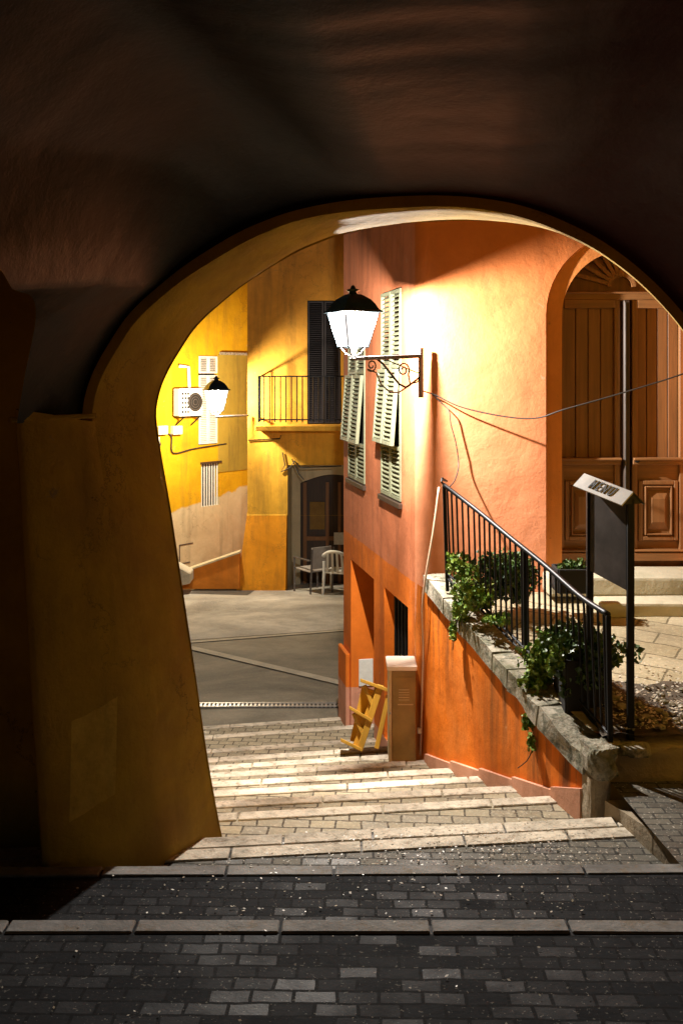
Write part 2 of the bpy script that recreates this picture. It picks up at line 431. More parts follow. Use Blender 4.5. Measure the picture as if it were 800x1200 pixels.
# keep the first row tied to the last step only where the stairs are
rows[0] = [V(x, nz(12,max(-7,min(x,1.5)))-.004, CZ-3.432) for x in (-60,-20,-8,-3,-1,.5,2,8,30,60)]
rows = [rows[0]]+[[V(x,y,gz(y)) for x in (-60,-20,-8,-3,-1,.5,2,8,30,60)] for y in (11.0,12,14,16,18,20.5,24,30,60)]
mb.loft(rows); tag(mb.build('street', M['asphalt'], normals=False), kind='structure')
def flat(px,py):
    # ground point under a photograph measurement on the sloping street
    Y = 14.
    for _ in range(30): Y = (CZ-gz(Y))*1200/(py-440)
    return ((px-400)/1200*Y, Y)
def strip(name, a, b, w, mat, lift=.008, n=6):
    a=V(*flat(*a)); b=V(*flat(*b)); mb=MB(); d=(b-a).normalized(); p=V(-d.y,d.x)*w/2
    L=[]
    for i in range(n+1):
        q=a.lerp(b,i/n); L.append([V(*(q-p),gz((q-p).y)+lift), V(*(q+p),gz((q+p).y)+lift)])
    mb.loft(L); return tag(mb.build(name,mat,normals=False),kind='structure')
# pale concrete half of the square
mb=MB(); rr=[]
pA=V(*flat(120,757)); pB=V(*flat(470,733))
for k in range(8):
    t=k/7; rr.append([V(pA.x-3+(0)*t, 0,0)])
ysq=[(pA.y,pB.y)]
rowsq=[]
for k in range(9):
    t=k/8; row=[]
    for X,y0 in ((-9,pA.y-.5),(pA.x,pA.y),(pB.x,pB.y),(9,pB.y+1.5)):
        y=y0+(23.5-y0)*t; row.append(V(X,y,gz(y)+.004))
    rowsq.append(row)
mb.loft(rowsq); tag(mb.build('concrete_square',M['concrete'],normals=False),kind='structure')
strip('concrete_band',(110,762),(470,734),.10,M['concband'],.010)
strip('diagonal_band',(190,752),(440,811),.16,M['concband'],.014,8)
mb=MB(); q=[flat(232,688),flat(305,688),flat(290,698),flat(222,696)]
mb.face([V(x,y,gz(y)+.009) for x,y in q]); tag(mb.build('asphalt_patch',M['patchdark'],normals=False),kind='structure')

# drain grate
gx0,gy0=flat(150,828); gx1,gy1=flat(404,827)
g = empty('drain_grate', V((gx0+gx1)/2,gy0,gz(gy0)), 'long slotted steel drain grate across the street at the foot of the stairs', 'drain')
mb=MB(); w=.11
for s in (-1,1): mb.bar(V(gx0,gy0+s*w/2,gz(gy0)+.012),V(gx1,gy1+s*w/2,gz(gy1)+.012),.016,.016)
mb.build('frame',M['drain'],g)
mb=MB(); n=52
for i in range(n):
    x=gx0+(gx1-gx0)*(i+.5)/n; mb.box(V(x,gy0,gz(gy0)+.012),(.02,w-.02,.012))
b_=mb.build('grille_bars',M['drain'],g); b_['kind']='stuff'
mb=MB(); mb.box(V((gx0+gx1)/2,gy0,gz(gy0)+.004),(gx1-gx0,w,.003)); mb.build('channel',M['dark'],g)

# ------------------------------------------------------------------ passage building (arch)
near_px = [(206,1090),(196,1030),(190,1000),(176,920),(160,810),(145,710),(130,610),(118,540),(112,497),(113,475),(119,452),(129,430),(142,408),(157,385),(173,367),(192,350),
           (227,322),(280,289),(315,273),(350,261),(400,251),(450,246),(510,244),(560,247),(605,255),(650,271),(700,297),(750,336),(795,385),(830,440),(855,500),
           (870,560),(885,650),(895,760),(900,880),(905,1030),(908,1090)]
def resample(pts, n):
    P=[V(*p) if not isinstance(p,Vector) else p for p in pts]; out=[]
    d=[0]
    for a,b in zip(P,P[1:]): d.append(d[-1]+(b-a).length)
    j=0
    for k in range(n):
        t=d[-1]*k/(n-1)
        while j<len(P)-2 and d[j+1]<t: j+=1
        u=(t-d[j])/(d[j+1]-d[j])
        p0=P[max(j-1,0)];p1=P[j];p2=P[j+1];p3=P[min(j+2,len(P)-1)]
        out.append(.5*((2*p1)+(p2-p0)*u+(2*p0-5*p1+4*p2-p3)*u*u+(3*p1-p0-3*p2+p3)*u**3))
    return out
YN, YF = 4.40, 4.75
NA = resample([at(x,y,YN) for x,y in near_px], 300)
def shf(p,t=1.): return V(p.x+.2*t, p.y+(YF-YN)*t, p.z)
house0 = empty('passage_building', V(0,4.5,CZ-2.1), 'dark vaulted passage building whose plaster archway frames the whole view', 'building')
mb=MB()
rows=[]
for t in (-0.0,.08,.3,.6,.92,1.):
    r=[]
    for i,p in enumerate(NA):
        q=shf(p,t)
        if t in (-0.0,1.):     # slightly rounded arrises
            nn=(NA[min(i+1,299)]-NA[max(i-1,0)]).normalized(); o=V(-nn.z,0,nn.x)*.008; q=q+V(o.x,0,o.z)
        r.append(q+noise.noise_vector(q*2.2)*.008)
    rows.append(r)
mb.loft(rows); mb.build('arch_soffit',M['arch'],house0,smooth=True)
# rib face towards the passage
def offs(i, d):
    nn=(NA[min(i+1,299)]-NA[max(i-1,0)]).normalized(); return NA[i]+V(-nn.z,0,nn.x)*d
spring=[i for i,p in enumerate(NA) if p.z<at(0,490,YN).z]
iL=max(i for i in spring if i<150); iR=min(i for i in spring if i>150)
mb=MB(); mb.loft([[rows[0][i] for i in range(iL-1,iR+2)],[offs(i,.055) for i in range(iL-1,iR+2)],[offs(i,.060)+V(0,.03,0) for i in range(iL-1,iR+2)]])
mb.build('arch_rib',M['arch'],house0,smooth=False)
# vault
tgt=[((98,488),(20,494,4.1)),((104,445),(30,435,4.0)),((120,405),(41,385,3.85)),((150,368),(40,352,3.6)),((185,335),(20,340,3.35)),((215,308),(-20,334,3.1)),((262,280),(-160,325,2.6)),((320,255),(-330,180,2.0)),
     ((400,238),(-300,-300,1.6)),((510,230),(300,-830,1.2)),((600,240),(900,-800,1.25)),((700,282),(1300,-300,1.7)),((800,375),(1400,200,2.3)),((868,500),(1300,470,3.2))]
A_=[offs(i,.060)+V(0,.03,0) for i in range(iL,iR+1)]
T_=resample([at(*b) for a,b in tgt], len(A_))
# match parameters: targets are spaced by the arch position of their source
src=[at(*a,YN) for a,b in tgt]
import bisect
ks=[]
for s in src: ks.append(min(range(len(A_)),key=lambda i:(A_[i]-s).length))
ks[0]=0; ks[-1]=len(A_)-1
T=[]
for i in range(len(A_)):
    j=max(0,min(len(ks)-2,bisect.bisect_right(ks,i)-1))
    u=(i-ks[j])/max(1,(ks[j+1]-ks[j])); B=[at(*b) for a,b in tgt]
    p0=B[max(j-1,0)];p1=B[j];p2=B[j+1];p3=B[min(j+2,len(B)-1)]
    T.append(.5*((2*p1)+(p2-p0)*u+(2*p0-5*p1+4*p2-p3)*u*u+(3*p1-p0-3*p2+p3)*u**3))
rows=[]
NV=80
for k in range(NV):
    t=k/(NV-1); r=[]
    for a,b in zip(A_,T):
        q=a.lerp(b,t); amp=.05*min(1,t*6)
        # trowelled waves running round the vault
        w=noise.noise(V(q.x*.55,q.y*2.6,q.z*.55))*.22+noise.noise(q*2.3)*.10+noise.noise(V(q.x*.7,q.y*7.5,q.z*.7))*.16
        f=len(r)/(len(A_)-1); side=max(0,min(1,(f-.19)/.10))*(1 if f<.34 else max(.03,.5+.5*math.cos(PI*min(1,(f-.34)/.17))) if f<.54 else max(.03,.5-.5*math.cos(PI*min(1,max(0,f-.58)/.2))))
        r.append(q+V(0,0,w*amp*(1.6 if side<.3 else 1)+.34*side*(1-math.exp(-t*7))))
    rows.append(r)
for r in rows: pass
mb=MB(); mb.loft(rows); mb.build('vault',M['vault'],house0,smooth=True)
# left pillar: face towards the passage, side going back, recess
left=[(20,480),(20,505),(24,560),(29,650),(34,750),(40,850),(46,940),(52,1035)]
Lp=[at(x,y,4.12) for x,y in left]
Lr=resample(Lp,iL+1)[::-1]
Nr=[NA[i]+V(0,-.002,0) for i in range(iL+1)]
rows=[]
for k in range(14):
    t=k/13; rows.append([a.lerp(b,t)+noise.noise_vector(a.lerp(b,t)*2.3)*.012*math.sin(PI*t)+V(0,-.03*math.sin(PI*min(1,t*1.0))**.5 if 0<t<1 else 0,0) for a,b in zip(Nr,Lr)])
rows.append([p+V(-.02,.05,0) for p in Lr]); rows.append([p+V(-.12,.9,0) for p in Lr])
mb=MB(); mb.loft(rows)
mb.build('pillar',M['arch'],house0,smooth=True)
a=at(20,492,4.10); b=at(112,487,4.37)
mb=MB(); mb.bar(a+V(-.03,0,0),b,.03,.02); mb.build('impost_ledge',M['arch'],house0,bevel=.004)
# right pillar (outside the picture, carries the arch), outer wall, side walls, roof
iRr=[NA[i] for i in range(iR,300)]
rows=[iRr,[p+V(.5,-.2,0) for p in iRr],[p+V(1.2,-.2,0) for p in iRr]]
mb=MB(); mb.loft(rows); mb.build('right_pillar',M['arch'],house0,smooth=True)
FB=[shf(p) for p in NA]
mb=MB(); outr=[]
cx=.4
for i,p in enumerate(FB):
    # project outward onto the big rectangle
    ang=math.atan2(p.z-(CZ-.4),p.x-cx); dx=math.cos(ang); dz=math.sin(ang)
    if p.z<CZ-.4: q=V(-4. if p.x<cx else 4.6,YF,p.z)
    else:
        s=min(4.2/abs(dx) if abs(dx)>1e-4 else 99,3.6/abs(dz) if abs(dz)>1e-4 else 99); q=V(cx+dx*s,YF,CZ-.4+dz*s)
    outr.append(q)
mb.loft([FB,[a.lerp(b,.5) for a,b in zip(FB,outr)],outr]); mb.build('outer_wall',M['arch'],house0)
mb=MB()
mb.box(V(-3.9,1.2,CZ),(.1,7.0,5.0)); mb.box(V(4.5,1.2,CZ),(.1,7.0,5.0)); mb.box(V(.3,1.0,CZ+2.6),(8.6,7.6,.3))
mb.build('side_walls',M['vault'],house0)

# ------------------------------------------------------------------ main orange house
house = empty('salmon_house', V(1.2,8.5,CZ-1.6), 'salmon and orange house with green louvred shutters and carved wooden door', 'building')
C0=V(.56,7.45,0)
F=Frame((C0.x,C0.y,CZ),(-.1923,.9813,0),(-.9813,-.1923,0))
S0=.10
hW1=(.50,1.17,-.99,.69); hW2=(1.80,2.55,-.99,.69)
hO1=(1.45,2.44,-3.45,-1.765,.36); hO2=(.30,1.07,-3.0,-1.755,.09)
mb=MB(); F.wall(mb,S0,2.80,-3.7,3.4,[(*hW1,.10),(*hW2,.10),hO1,hO2])
# far end wall
e=F.p(2.80,0); mb.face([V(e.x,e.y,CZ-3.7),V(e.x+6,e.y+.9,CZ-3.7),V(e.x+6,e.y+.9,CZ+3.4),V(e.x,e.y,CZ+3.4)])
mb.build('wall',M['facade'],house)
YW=7.45
# rounded corner
mb=MB(); c1=F.p(S0,0); c2=V(.70,YW,0); ctrl=V(.56+.02,YW,0)
rows=[]
for z in [-2.2,-1.5,-.8,0,.8,1.6,2.4,3.4]:
    r=[]
    for k in range(9):
        t=k/8; p=(1-t)**2*V(c1.x,c1.y,0)+2*t*(1-t)*ctrl+t*t*c2; r.append(V(p.x,p.y,CZ+z))
    rows.append(r)
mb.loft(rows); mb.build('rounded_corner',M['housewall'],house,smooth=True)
# front wall with arched doorway
DX=2.085; RO=.60; SZ=CZ+.44   # doorway centre, outer radius, spring height
mb=MB()
zb=CZ-1.9; zt=CZ+3.4
def arc(r,n=24,y=YW,sp=SZ): return [V(DX-r*math.cos(PI*k/n),y,sp+r*math.sin(PI*k/n)) for k in range(n+1)]
mb.face([V(.70,YW,zb),V(DX-RO,YW,zb),V(DX-RO,YW,SZ),V(.70,YW,SZ)])
mb.face([V(DX+RO,YW,zb),V(6,YW,zb),V(6,YW,SZ),V(DX+RO,YW,SZ)])
ao=arc(RO)
top=[]
for k,p in enumerate(ao):
    if k<=6: q=V(.70,YW,SZ+(zt-SZ)*k/6)
    elif k>=18: q=V(6,YW,SZ+(zt-SZ)*(24-k)/6)
    else: q=V(.70+(6-.70)*(k-6)/12,YW,zt)
    top.append(q)
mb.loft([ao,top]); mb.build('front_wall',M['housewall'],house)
# surround band, splayed slightly, then reveal
RI=.475
def archrow(r,y): return [V(DX-r,y,zb)]+[V(DX-r,y,zb+(SZ-zb)*k/4) for k in (1,2,3)]+arc(r,24,y)+[V(DX+r,y,zb+(SZ-zb)*k/4) for k in (3,2,1)]+[V(DX+r,y,zb)]
mb=MB(); mb.loft([archrow(RO,YW),archrow(RO-.012,YW+.03),archrow(RI,YW+.04),archrow(RI,YW+.26)]); mb.build('door_surround',M['reveal'],house)
# door
YD=YW+.20
TZ=at(0,352,YD).z; BZ=at(0,656,YD).z
door=MB(); door.face([V(DX-RI,YD+.05,BZ-.1),V(DX+RI,YD+.05,BZ-.1),V(DX+RI,YD+.05,SZ+RI),V(DX-RI,YD+.05,SZ+RI)])
door=door.build('door',M['doorwood'],house)
midx=at(732,0,YD).x
for sgn in (-1,1):
    x0=midx+sgn*.045; x1=DX+sgn*(RI-.005)
    lo,hi=min(x0,x1),max(x0,x1)
    zr=at(0,540,YD).z
    mb=MB()
    # stiles and rails
    mb.box(V(lo+.02,YD+.0,(BZ+TZ)/2),(.04,.05,TZ-BZ)); mb.box(V(hi-.02,YD+.0,(BZ+TZ)/2),(.04,.05,TZ-BZ))
    mb.build('door_stile',M['doorwood'],door,bevel=.004)
    nb=4; w=(hi-lo-.08)/nb; mb=MB()
    for k in range(nb):
        mb.box(V(lo+.04+w*(k+.5),YD+.03,(zr+TZ)/2),(w-.006,.03,TZ-zr))
    mb.build('plank_panel',M['doorwood'],door,bevel=.003)
    mb=MB(); mb.box(V((lo+hi)/2,YD-.02,zr),(hi-lo,.06,.05)); mb.box(V((lo+hi)/2,YD-.04,zr+.018),(hi-lo,.08,.018)); 
    mb.build('rail_moulding',M['doorwoodx'],door,bevel=.004)
    mb=MB(); mb.box(V((lo+hi)/2,YD-.012,TZ-.03),(hi-lo-.082,.05,.06)); mb.build('top_rail',M['doorwoodx'],door)
    zc=at(0,598,YD).z; H=at(0,568,YD).z-at(0,630,YD).z; W=hi-lo-.10
    mb=MB(); mb.box(V((lo+hi)/2,YD+.02,(zr+BZ)/2),(hi-lo-.08,.03,zr-BZ)); mb.build('lower_panel',M['doorwoodx'],door)
    mb=MB(); xx=(lo+hi)/2
    for (ww,hh,dd,tt) in ((W,H+.05,.0,.03),(W-.09,H-.03,-.008,.012)):
        for s in (-1,1):
            mb.box(V(xx+s*(ww/2-tt/2),YD+dd,zc),(tt,.04,hh)); mb.box(V(xx,YD+dd,zc+s*(hh/2-tt/2)),(ww-2*tt-.002,.038,tt))
    mb.build('panel_frame',M['doorwood'],door,bevel=.004)
    mb=MB(); mb.lathe(V(0,0,0),[(W/2-.07,0),(W/2-.10,.02)],4,sq=True)
    for v in mb.bm.verts:
        x,y,z=v.co; v.co=V(xx+x,YD-z,zc+y*(H-.11)/(W-.14))
    mb.build('raised_field',M['doorwood'],door)
    mb=MB(); mb.box(V(xx,YD-.015,BZ+.03),(hi-lo,.07,.06)); mb.box(V(xx,YD-.03,BZ+.075),(hi-lo,.05,.015)); mb.build('kick_board',M['doorwoodx'],door,bevel=.005)
mb=MB(); mb.box(V(midx,YD-.02,(BZ+TZ)/2),(.045,.05,TZ-BZ)); mb.build('meeting_stile',M['darkwood'],door,bevel=.006)
mb=MB(); mb.tube([V(midx-.012,YD-.05,BZ+.05),V(midx-.012,YD-.05,TZ-.02)],.006); mb.build('bolt_rod',M['greyiron'],door)
mb=MB(); mb.lathe(V(0,0,0),[(.012,0),(.02,.02),(.012,.045)],10)
for v in mb.bm.verts: x,y,z=v.co; v.co=V(midx+.075+x,YD-.03-z,CZ-.63+y)
mb.build('handle',M['iron'],door,smooth=True)
mb=MB(); mb.box(V(DX,YD-.0,TZ+.03),(2*RI-.01,.05,.06)); mb.box(V(DX,YD-.02,TZ+.055),(2*RI-.01,.06,.014)); mb.build('transom',M['doorwoodx'],door,bevel=.005)
mb=MB()
for k in range(1,12):
    a=PI*k/12; mb.bar(V(DX-.09*math.cos(a),YD+.0,TZ+.10+.09*math.sin(a)),V(DX-.46*math.cos(a),YD+.0,TZ+.10+min(.46*math.sin(a),9)),.028,.03,(0,1,0))
b_=mb
for k in range(12):
    a=PI*k/12; c=PI*(k+1)/12
    mb.bar(V(DX-.09*math.cos(a),YD-.01,TZ+.1+.09*math.sin(a)),V(DX-.09*math.cos(c),YD-.01,TZ+.1+.09*math.sin(c)),.03,.03,(0,1,0))
mb.build('sunburst_fanlight',M['doorwood'],door)
# door steps
for k,(x0,x1,yf,ht,hb) in enumerate(((at(640,0,7.3).x,3.2,7.20,CZ-1.42,CZ-1.56),(at(697,0,7.1).x,at(812,0,7.0).x+.0,6.93,CZ-1.545,CZ-1.70))):
    mb=MB(); mb.hexa([V(x,y,z) for x in (x0,x1) for y in (yf,YW+(.2 if k==0 else -.26)) for z in (hb,ht)])
    mb.build('door_step',M['stepstone'],house,bevel=.02,wob=.01,seg=2)

# windows and shutters
def louvre(mb, fr, s0,s1,z0,z1,d,cols=1,tilt=None):
    g=.028
    fr.box(mb,s0,s0+g,z0,z1,d,d+.03); fr.box(mb,s1-g,s1,z0,z1,d,d+.03)
    fr.box(mb,s0+g,s1-g,z0,z0+g,d,d+.03); fr.box(mb,s0+g,s1-g,z1-g,z1,d,d+.03)
    n=max(3,int((z1-z0-2*g)/.036))
    for k in range(n):
        z=z0+g+(z1-z0-2*g)*(k+.5)/n
        P=[fr.p(s,z+dz,dd) for s in (s0+g,s1-g) for dd,dz in ((d+.002,.010),(d+.026,-.010)) for dz in (dz-.003,dz+.003)]
        mb.hexa(P)
def shut_window(fr, h, parent, pop=(-.62,-.02), nleaf=2, groupw=False):
    s0,s1,z0,z1=h
    w=MB(); fr.box(w,s0,s1,z0,z1,-.10,-.09); w=w.build('window',M['dark'],parent)
    L=(s1-s0)/nleaf
    zp0,zp1=pop
    for k in range(nleaf):
        a=s0+.006+L*k; b=s0+L*(k+1)-.006
        sh=MB(); louvre(sh,fr,a,b,zp1+.01,z1-.01,-.02); louvre(sh,fr,a,b,z0+.01,zp0-.01,-.02)
        fr.box(sh,a,a+.03,zp0-.01,zp1+.01,-.02,.01); fr.box(sh,b-.03,b,zp0-.01,zp1+.01,-.02,.01)
        sh=sh.build('shutter',M['shutter'],parent)
        # top-hung flap pushed outward
        th=R(4.2)
        f2=Frame(fr.p(0,zp1,.012),fr.a,fr.n); f2.u=(V(0,0,1)*math.cos(th)-fr.n*math.sin(th)); f2.n=(fr.n*math.cos(th)+V(0,0,1)*math.sin(th))
        fl=MB(); louvre(fl,f2,a+.012,b-.012,zp0-zp1,0,0.); fl.build('flap',M['shutter'],sh)
    sl=MB(); fr.box(sl,s0-.03,s1+.02,z0-.045,z0-.001,-.05,.03); sl.build('sill',M['darkwood'],parent,bevel=.004)
shut_window(F,hW1,house,pop=(-.55,.05)); shut_window(F,hW2,house,pop=(-.62,.0))
# street openings
mb=MB(); F.box(mb,hO1[0],hO1[1],hO1[2],hO1[3],-.40,-.361); d1=mb.build('side_door',M['darkwood'],house)
mb=MB()
for k in range(4): F.box(mb,hO1[0]+.03+.24*k,hO1[0]+.25+.24*k,-3.4,-1.8,-.36,-.345)
mb.build('door_planks',M['darkwood'],d1,bevel=.004)
mb=MB(); F.box(mb,hO2[0],hO2[1],hO2[2],hO2[3],-.14,-.12); g2=mb.build('barred_window',M['dark'],house)
mb=MB()
for k in range(7):
    s=hO2[0]+.05+(hO2[1]-hO2[0]-.1)*k/6; mb.tube([F.p(s,hO2[2],-.085),F.p(s,hO2[3],-.085)],.012,8)
mb.build('window_bars',M['iron'],g2)
mb=MB(); F.box(mb,2.46,2.86,-3.6,-2.68,.002,.045); mb.build('corner_plinth',M['facade'],house,bevel=.01)

# plaque on the far jamb of the first opening
pj=Frame(F.p(2.44,0,0),F.n,-F.a)
pl=MB(); pj.box(pl,-.215,-.075,-2.99,-2.73,.002,.02); pl=pl.build('wall_plaque',M['paper'],bevel=.004)
tag(pl,'small pale rectangular plaque fixed in the first doorway of the orange facade','plaque')

# ------------------------------------------------------------------ retaining wall + coping
P_far=V(.625,7.22,0); P_near=V(1.205,5.10,0)
rw=empty('retaining_wall', V(.95,6.1,CZ-2.6), 'orange plastered retaining wall with pale stone coping beside the stairs', 'wall')
def wp(t): 
    p=P_far.lerp(P_near,t); return p
wdir=(P_near-P_far).normalized(); wn=V(-wdir.y,wdir.x,0); 
if wn.x>0: wn=-wn
def ctop(t): return CZ-(1.43+(1.87-1.43)*t)
rows=[]
N=16
for k in range(-1,N+1):
    t=k/N if k>=0 else -.12
    p=wp(t) if k>=0 else V(F.p(.12,0).x,F.p(.12,0).y,0)
    zt_=ctop(max(t,0))-.10
    rows.append([V(p.x,p.y,CZ-3.4)]+[V(p.x,p.y,CZ-3.4+(zt_-CZ+3.4)*j/10)+wn*(.012*noise.noise(V(p.x*3,p.y*3,j*.4))) for j in range(1,11)])
mb=MB(); mb.loft(rows); 
pn=wp(1); mb.face([V(pn.x,pn.y,CZ-3.4),V(pn.x,pn.y,ctop(1)-.13),V(pn.x+.04,pn.y,ctop(1)-.13),V(pn.x+.04,pn.y,CZ-3.4)])
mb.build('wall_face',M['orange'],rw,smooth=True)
# salmon splash band following the steps
mb=MB()
for i in range(3,9):
    h=noz[i][1]
    def inter(i):
        # where nosing i meets the wall
        best=min((abs(nz(i,wp(t/200).x)-wp(t/200).y),t/200) for t in range(-30,240)); return best[1]
    ta=inter(i-1) if i>3 else inter(2); tb=inter(i)
    ta=min(ta,1.0); tb=max(tb,-.03)
    if ta<=tb: continue
    a,b=wp(ta),wp(tb)
    top_a=CZ-h+.07+.13*.8; top_b=CZ-h+.06
    mb.hexa([p+wn*d+V(0,0,z) for p,zt3 in ((a,top_a),(b,top_b)) for d in (-.01,.022) for z in (CZ-h-.02,zt3)])
mb.build('splash_band',M['salmon'],rw)
# coping stones
rc=random.Random(5); t=-.03
k=0
cuts=[-.03,.16,.33,.52,.62,.80,1.02]
for a,b in zip(cuts,cuts[1:]):
    mb=MB(); P=[]
    j=.004
    for tt in (a+.004,b-.004):
        p=wp(tt); z=ctop(tt)
        for d in (.03,-.16):
            for zz in (z-.105,z+rc.uniform(-.008,.008)): P.append(V(p.x,p.y,zz)+wn*d)
    mb.hexa(P)
    bmesh.ops.subdivide_edges(mb.bm,edges=mb.bm.edges[:],cuts=3,use_grid_fill=True)
    mb.build('coping_stone',M['stone'],rw,wob=.012 if b<.7 else .03,bevel=0)
# pier at the near end: three rough blocks
pc_=at(702,0,5.0)
def rough_block(c,size,seed,amp,parent,name,mat,rot=0.):
    mb=MB(); mb.box(V(0,0,0),size); bmesh.ops.subdivide_edges(mb.bm,edges=mb.bm.edges[:],cuts=9,use_grid_fill=True)
    Rm=Matrix.Rotation(rot,3,'Z')
    for v in mb.bm.verts:
        p=v.co.copy(); q=V(*[abs(p[i])/(size[i]/2) for i in range(3)]); e=sorted(q)[1]
        f=1-.10*max(0,e-.55)/.45
        n1=noise.noise(p*9+V(seed,0,0)); n2=noise.noise(p*28+V(0,seed,0)); n3=noise.noise(p*70+V(0,seed,0))
        v.co=Rm@(p*f*(1+amp*n1*2.2+amp*n2*.9+amp*.35*n3))+Vector(c)
    return mb.build(name,mat,parent)
rough_block((pc_.x-.002,5.06,CZ-2.13),(.115,.15,.36),1,.07,rw,'pier',M['pier'],.1)
rough_block((pc_.x+.004,5.04,CZ-1.88),(.135,.18,.15),4,.13,rw,'pier_capstone',M['stone'],.25)
rough_block((pc_.x+.19,5.10,CZ-1.86),(.17,.12,.05),7,.14,rw,'broken_slab',M['stone'],-.2)
# end wall of the terrace to the right of the pier
ew=MB(); rows=[]
for k in range(20):
    x=pc_.x+.06+k*.16; tp=CZ-1.83+.05*noise.noise(V(x*3,1,0))-.012*k
    rows.append([V(x,5.10+.03*noise.noise(V(x*4,z*5,2))+.02*k*.3,CZ-2.3+(tp-CZ+2.3)*z/8) for z in range(9)]+[V(x,5.32,tp+.02),V(x,5.5,tp+.01)])
ew.loft(rows); o=ew.build('terrace_end_wall',M['pier'],smooth=True)
tag(o,'low rough dark stone wall closing the raised terrace behind the kerb','wall')

# terrace ground
def tz(Y): return CZ-(1.61+.103*(7.14-Y))
mb=MB(); rows=[]
for j in range(22):
    Y=5.2+(7.62-5.2)*j/21
    t=(7.22-Y)/(7.22-5.10); xl=wp(min(max(t,-.08),1)).x+.10
    r=[]
    for k in range(30):
        X=xl+(5.5-xl)*(k/29)**1.3; r.append(V(X,Y,tz(Y)+.008*noise.noise(V(X*4,Y*4,0))))
    rows.append(r)
mb.loft(rows); tag(mb.build('terrace_paving',M['pav_ter'],smooth=True),kind='structure')
# dark earth / rubble margin near the viewer
mb=MB(); rows=[]
for j in range(20):
    Y=5.12+(5.95-5.12)*j/19; r=[]
    for k in range(40):
        X=1.30+k*.09; edge=.5+.5*noise.noise(V(X*1.5,3,0)); 
        lift=.035*noise.noise(V(X*9,Y*9,0))+.02*noise.noise(V(X*22,Y*22,0))+.03
        fade=max(0,min(1,(5.95-Y)/.25)); r.append(V(X,Y,tz(Y)-.03+lift*fade+.025*fade))
    rows.append(r)
mb.loft(rows); tag(mb.build('earth_margin',M['earth'],smooth=True),kind='structure')
mb=MB(); rr_=random.Random(9)
for k in range(260):
    X=rr_.uniform(1.45,3.0); Y=5.15+abs(rr_.gauss(0,.28)); 
    if Y>5.95: continue
    s=rr_.uniform(.008,.03); 
    m=bmesh.ops.create_icosphere(mb.bm,subdivisions=1,radius=s)
    q=V(X,Y,tz(Y)+.025+rr_.uniform(0,.02)); sc=V(rr_.uniform(.7,1.4),rr_.uniform(.7,1.3),rr_.uniform(.5,.9))
    for v in m['verts']: v.co=V(v.co.x*sc.x,v.co.y*sc.y,v.co.z*sc.z)*(1+.3*noise.noise(v.co*90+q))+q
tag(mb.build('rubble',M['stone'],normals=False),kind='stuff',label='broken stone rubble on the terrace edge by the menu board')

# platform + kerb at the right
mb=MB(); mb.face([V(1.42,2.6,CZ-1.90),V(4.5,2.6,CZ-1.90),V(4.5,5.12,CZ-1.985),V(1.31,5.0,CZ-1.985)])
tag(mb.build('side_landing',M['pav_mid'],normals=False),kind='structure')
ka=at(708,938,4.93); kb=V(1.56,3.60,CZ-1.90)
mb=MB(); 
def kerb(a,b,w,h):
    a=Vector(a);b=Vector(b);d=(b-a).normalized();x=V(d.y,-d.x,0)*w
    if x.x<0: x=-x
    mb.hexa([p+q+V(0,0,z) for p in (a,b) for q in (V(0,0,0),x) for z in (-h,0)])
for k in range(3):
    a=ka.lerp(kb,k/3+.003); b=ka.lerp(kb,(k+1)/3-.003); kerb(a,b,.10,.22)
bmesh.ops.subdivide_edges(mb.bm,edges=mb.bm.edges[:],cuts=2,use_grid_fill=True)
tag(mb.build('stone_kerb',M['pier'],wob=.008),'worn stone kerb running from the rough pier toward the viewer','kerb')

# ------------------------------------------------------------------ iron railing
rl=empty('iron_railing', V(1.0,6.0,CZ-1.6), 'black iron railing with slanting handrail on the coping of the orange wall', 'railing')
ptop=[at(520,569,6.95),at(560,600,6.55),at(600,633,6.15),at(640,665,5.80),at(680,700,5.40),at(712,721,5.12)]
pbot=[at(524,672,6.95),at(560,705,6.58),at(612,757,6.05),at(660,800,5.62),at(715,862,5.12)]
TT=resample(ptop,40); BB=resample(pbot,40)
def pick(L,t): 
    x=t*(len(L)-1); i=min(int(x),len(L)-2); return L[i].lerp(L[i+1],x-i)
mb=MB()
for a,b in zip(TT[:-1],TT[1:]): pass
mb.tube([p+V(0,0,.004) for p in TT],.015,8); mb.build('handrail',M['iron'],rl,smooth=True)
mb=MB(); mb.tube(BB,.009,6); mb.tube([p-V(0,0,.035) for p in BB],.008,6)
for k in range(24):
    t=(k+.2)/24; mb.tube([pick(BB,t),pick(BB,min(1,t+.03))-V(0,0,.035)],.005,5)
mb.build('bottom_rail',M['iron'],rl)
nb=30
for k in range(1,nb):
    t=k/nb; a=pick(TT,t); b=pick(BB,t)
    m=MB(); m.tube([a,b],.0068,6); m.build('baluster',M['iron'],rl)
for t in (0,.52,1):
    a=pick(TT,t); b=pick(BB,t)-V(0,0,.12 if t<1 else .2)
    m=MB(); m.bar(a,b,.024,.024); m.build('post',M['iron'],rl,bevel=.002)
m=MB(); e=TT[0]; m.tube([e,e+V(-.02,-.01,.03),e+V(-.012,0,.05),e+V(.03,.1,.02),e+V(.03,.35,.0)],.007,6); m.build('wall_hook',M['iron'],rl)

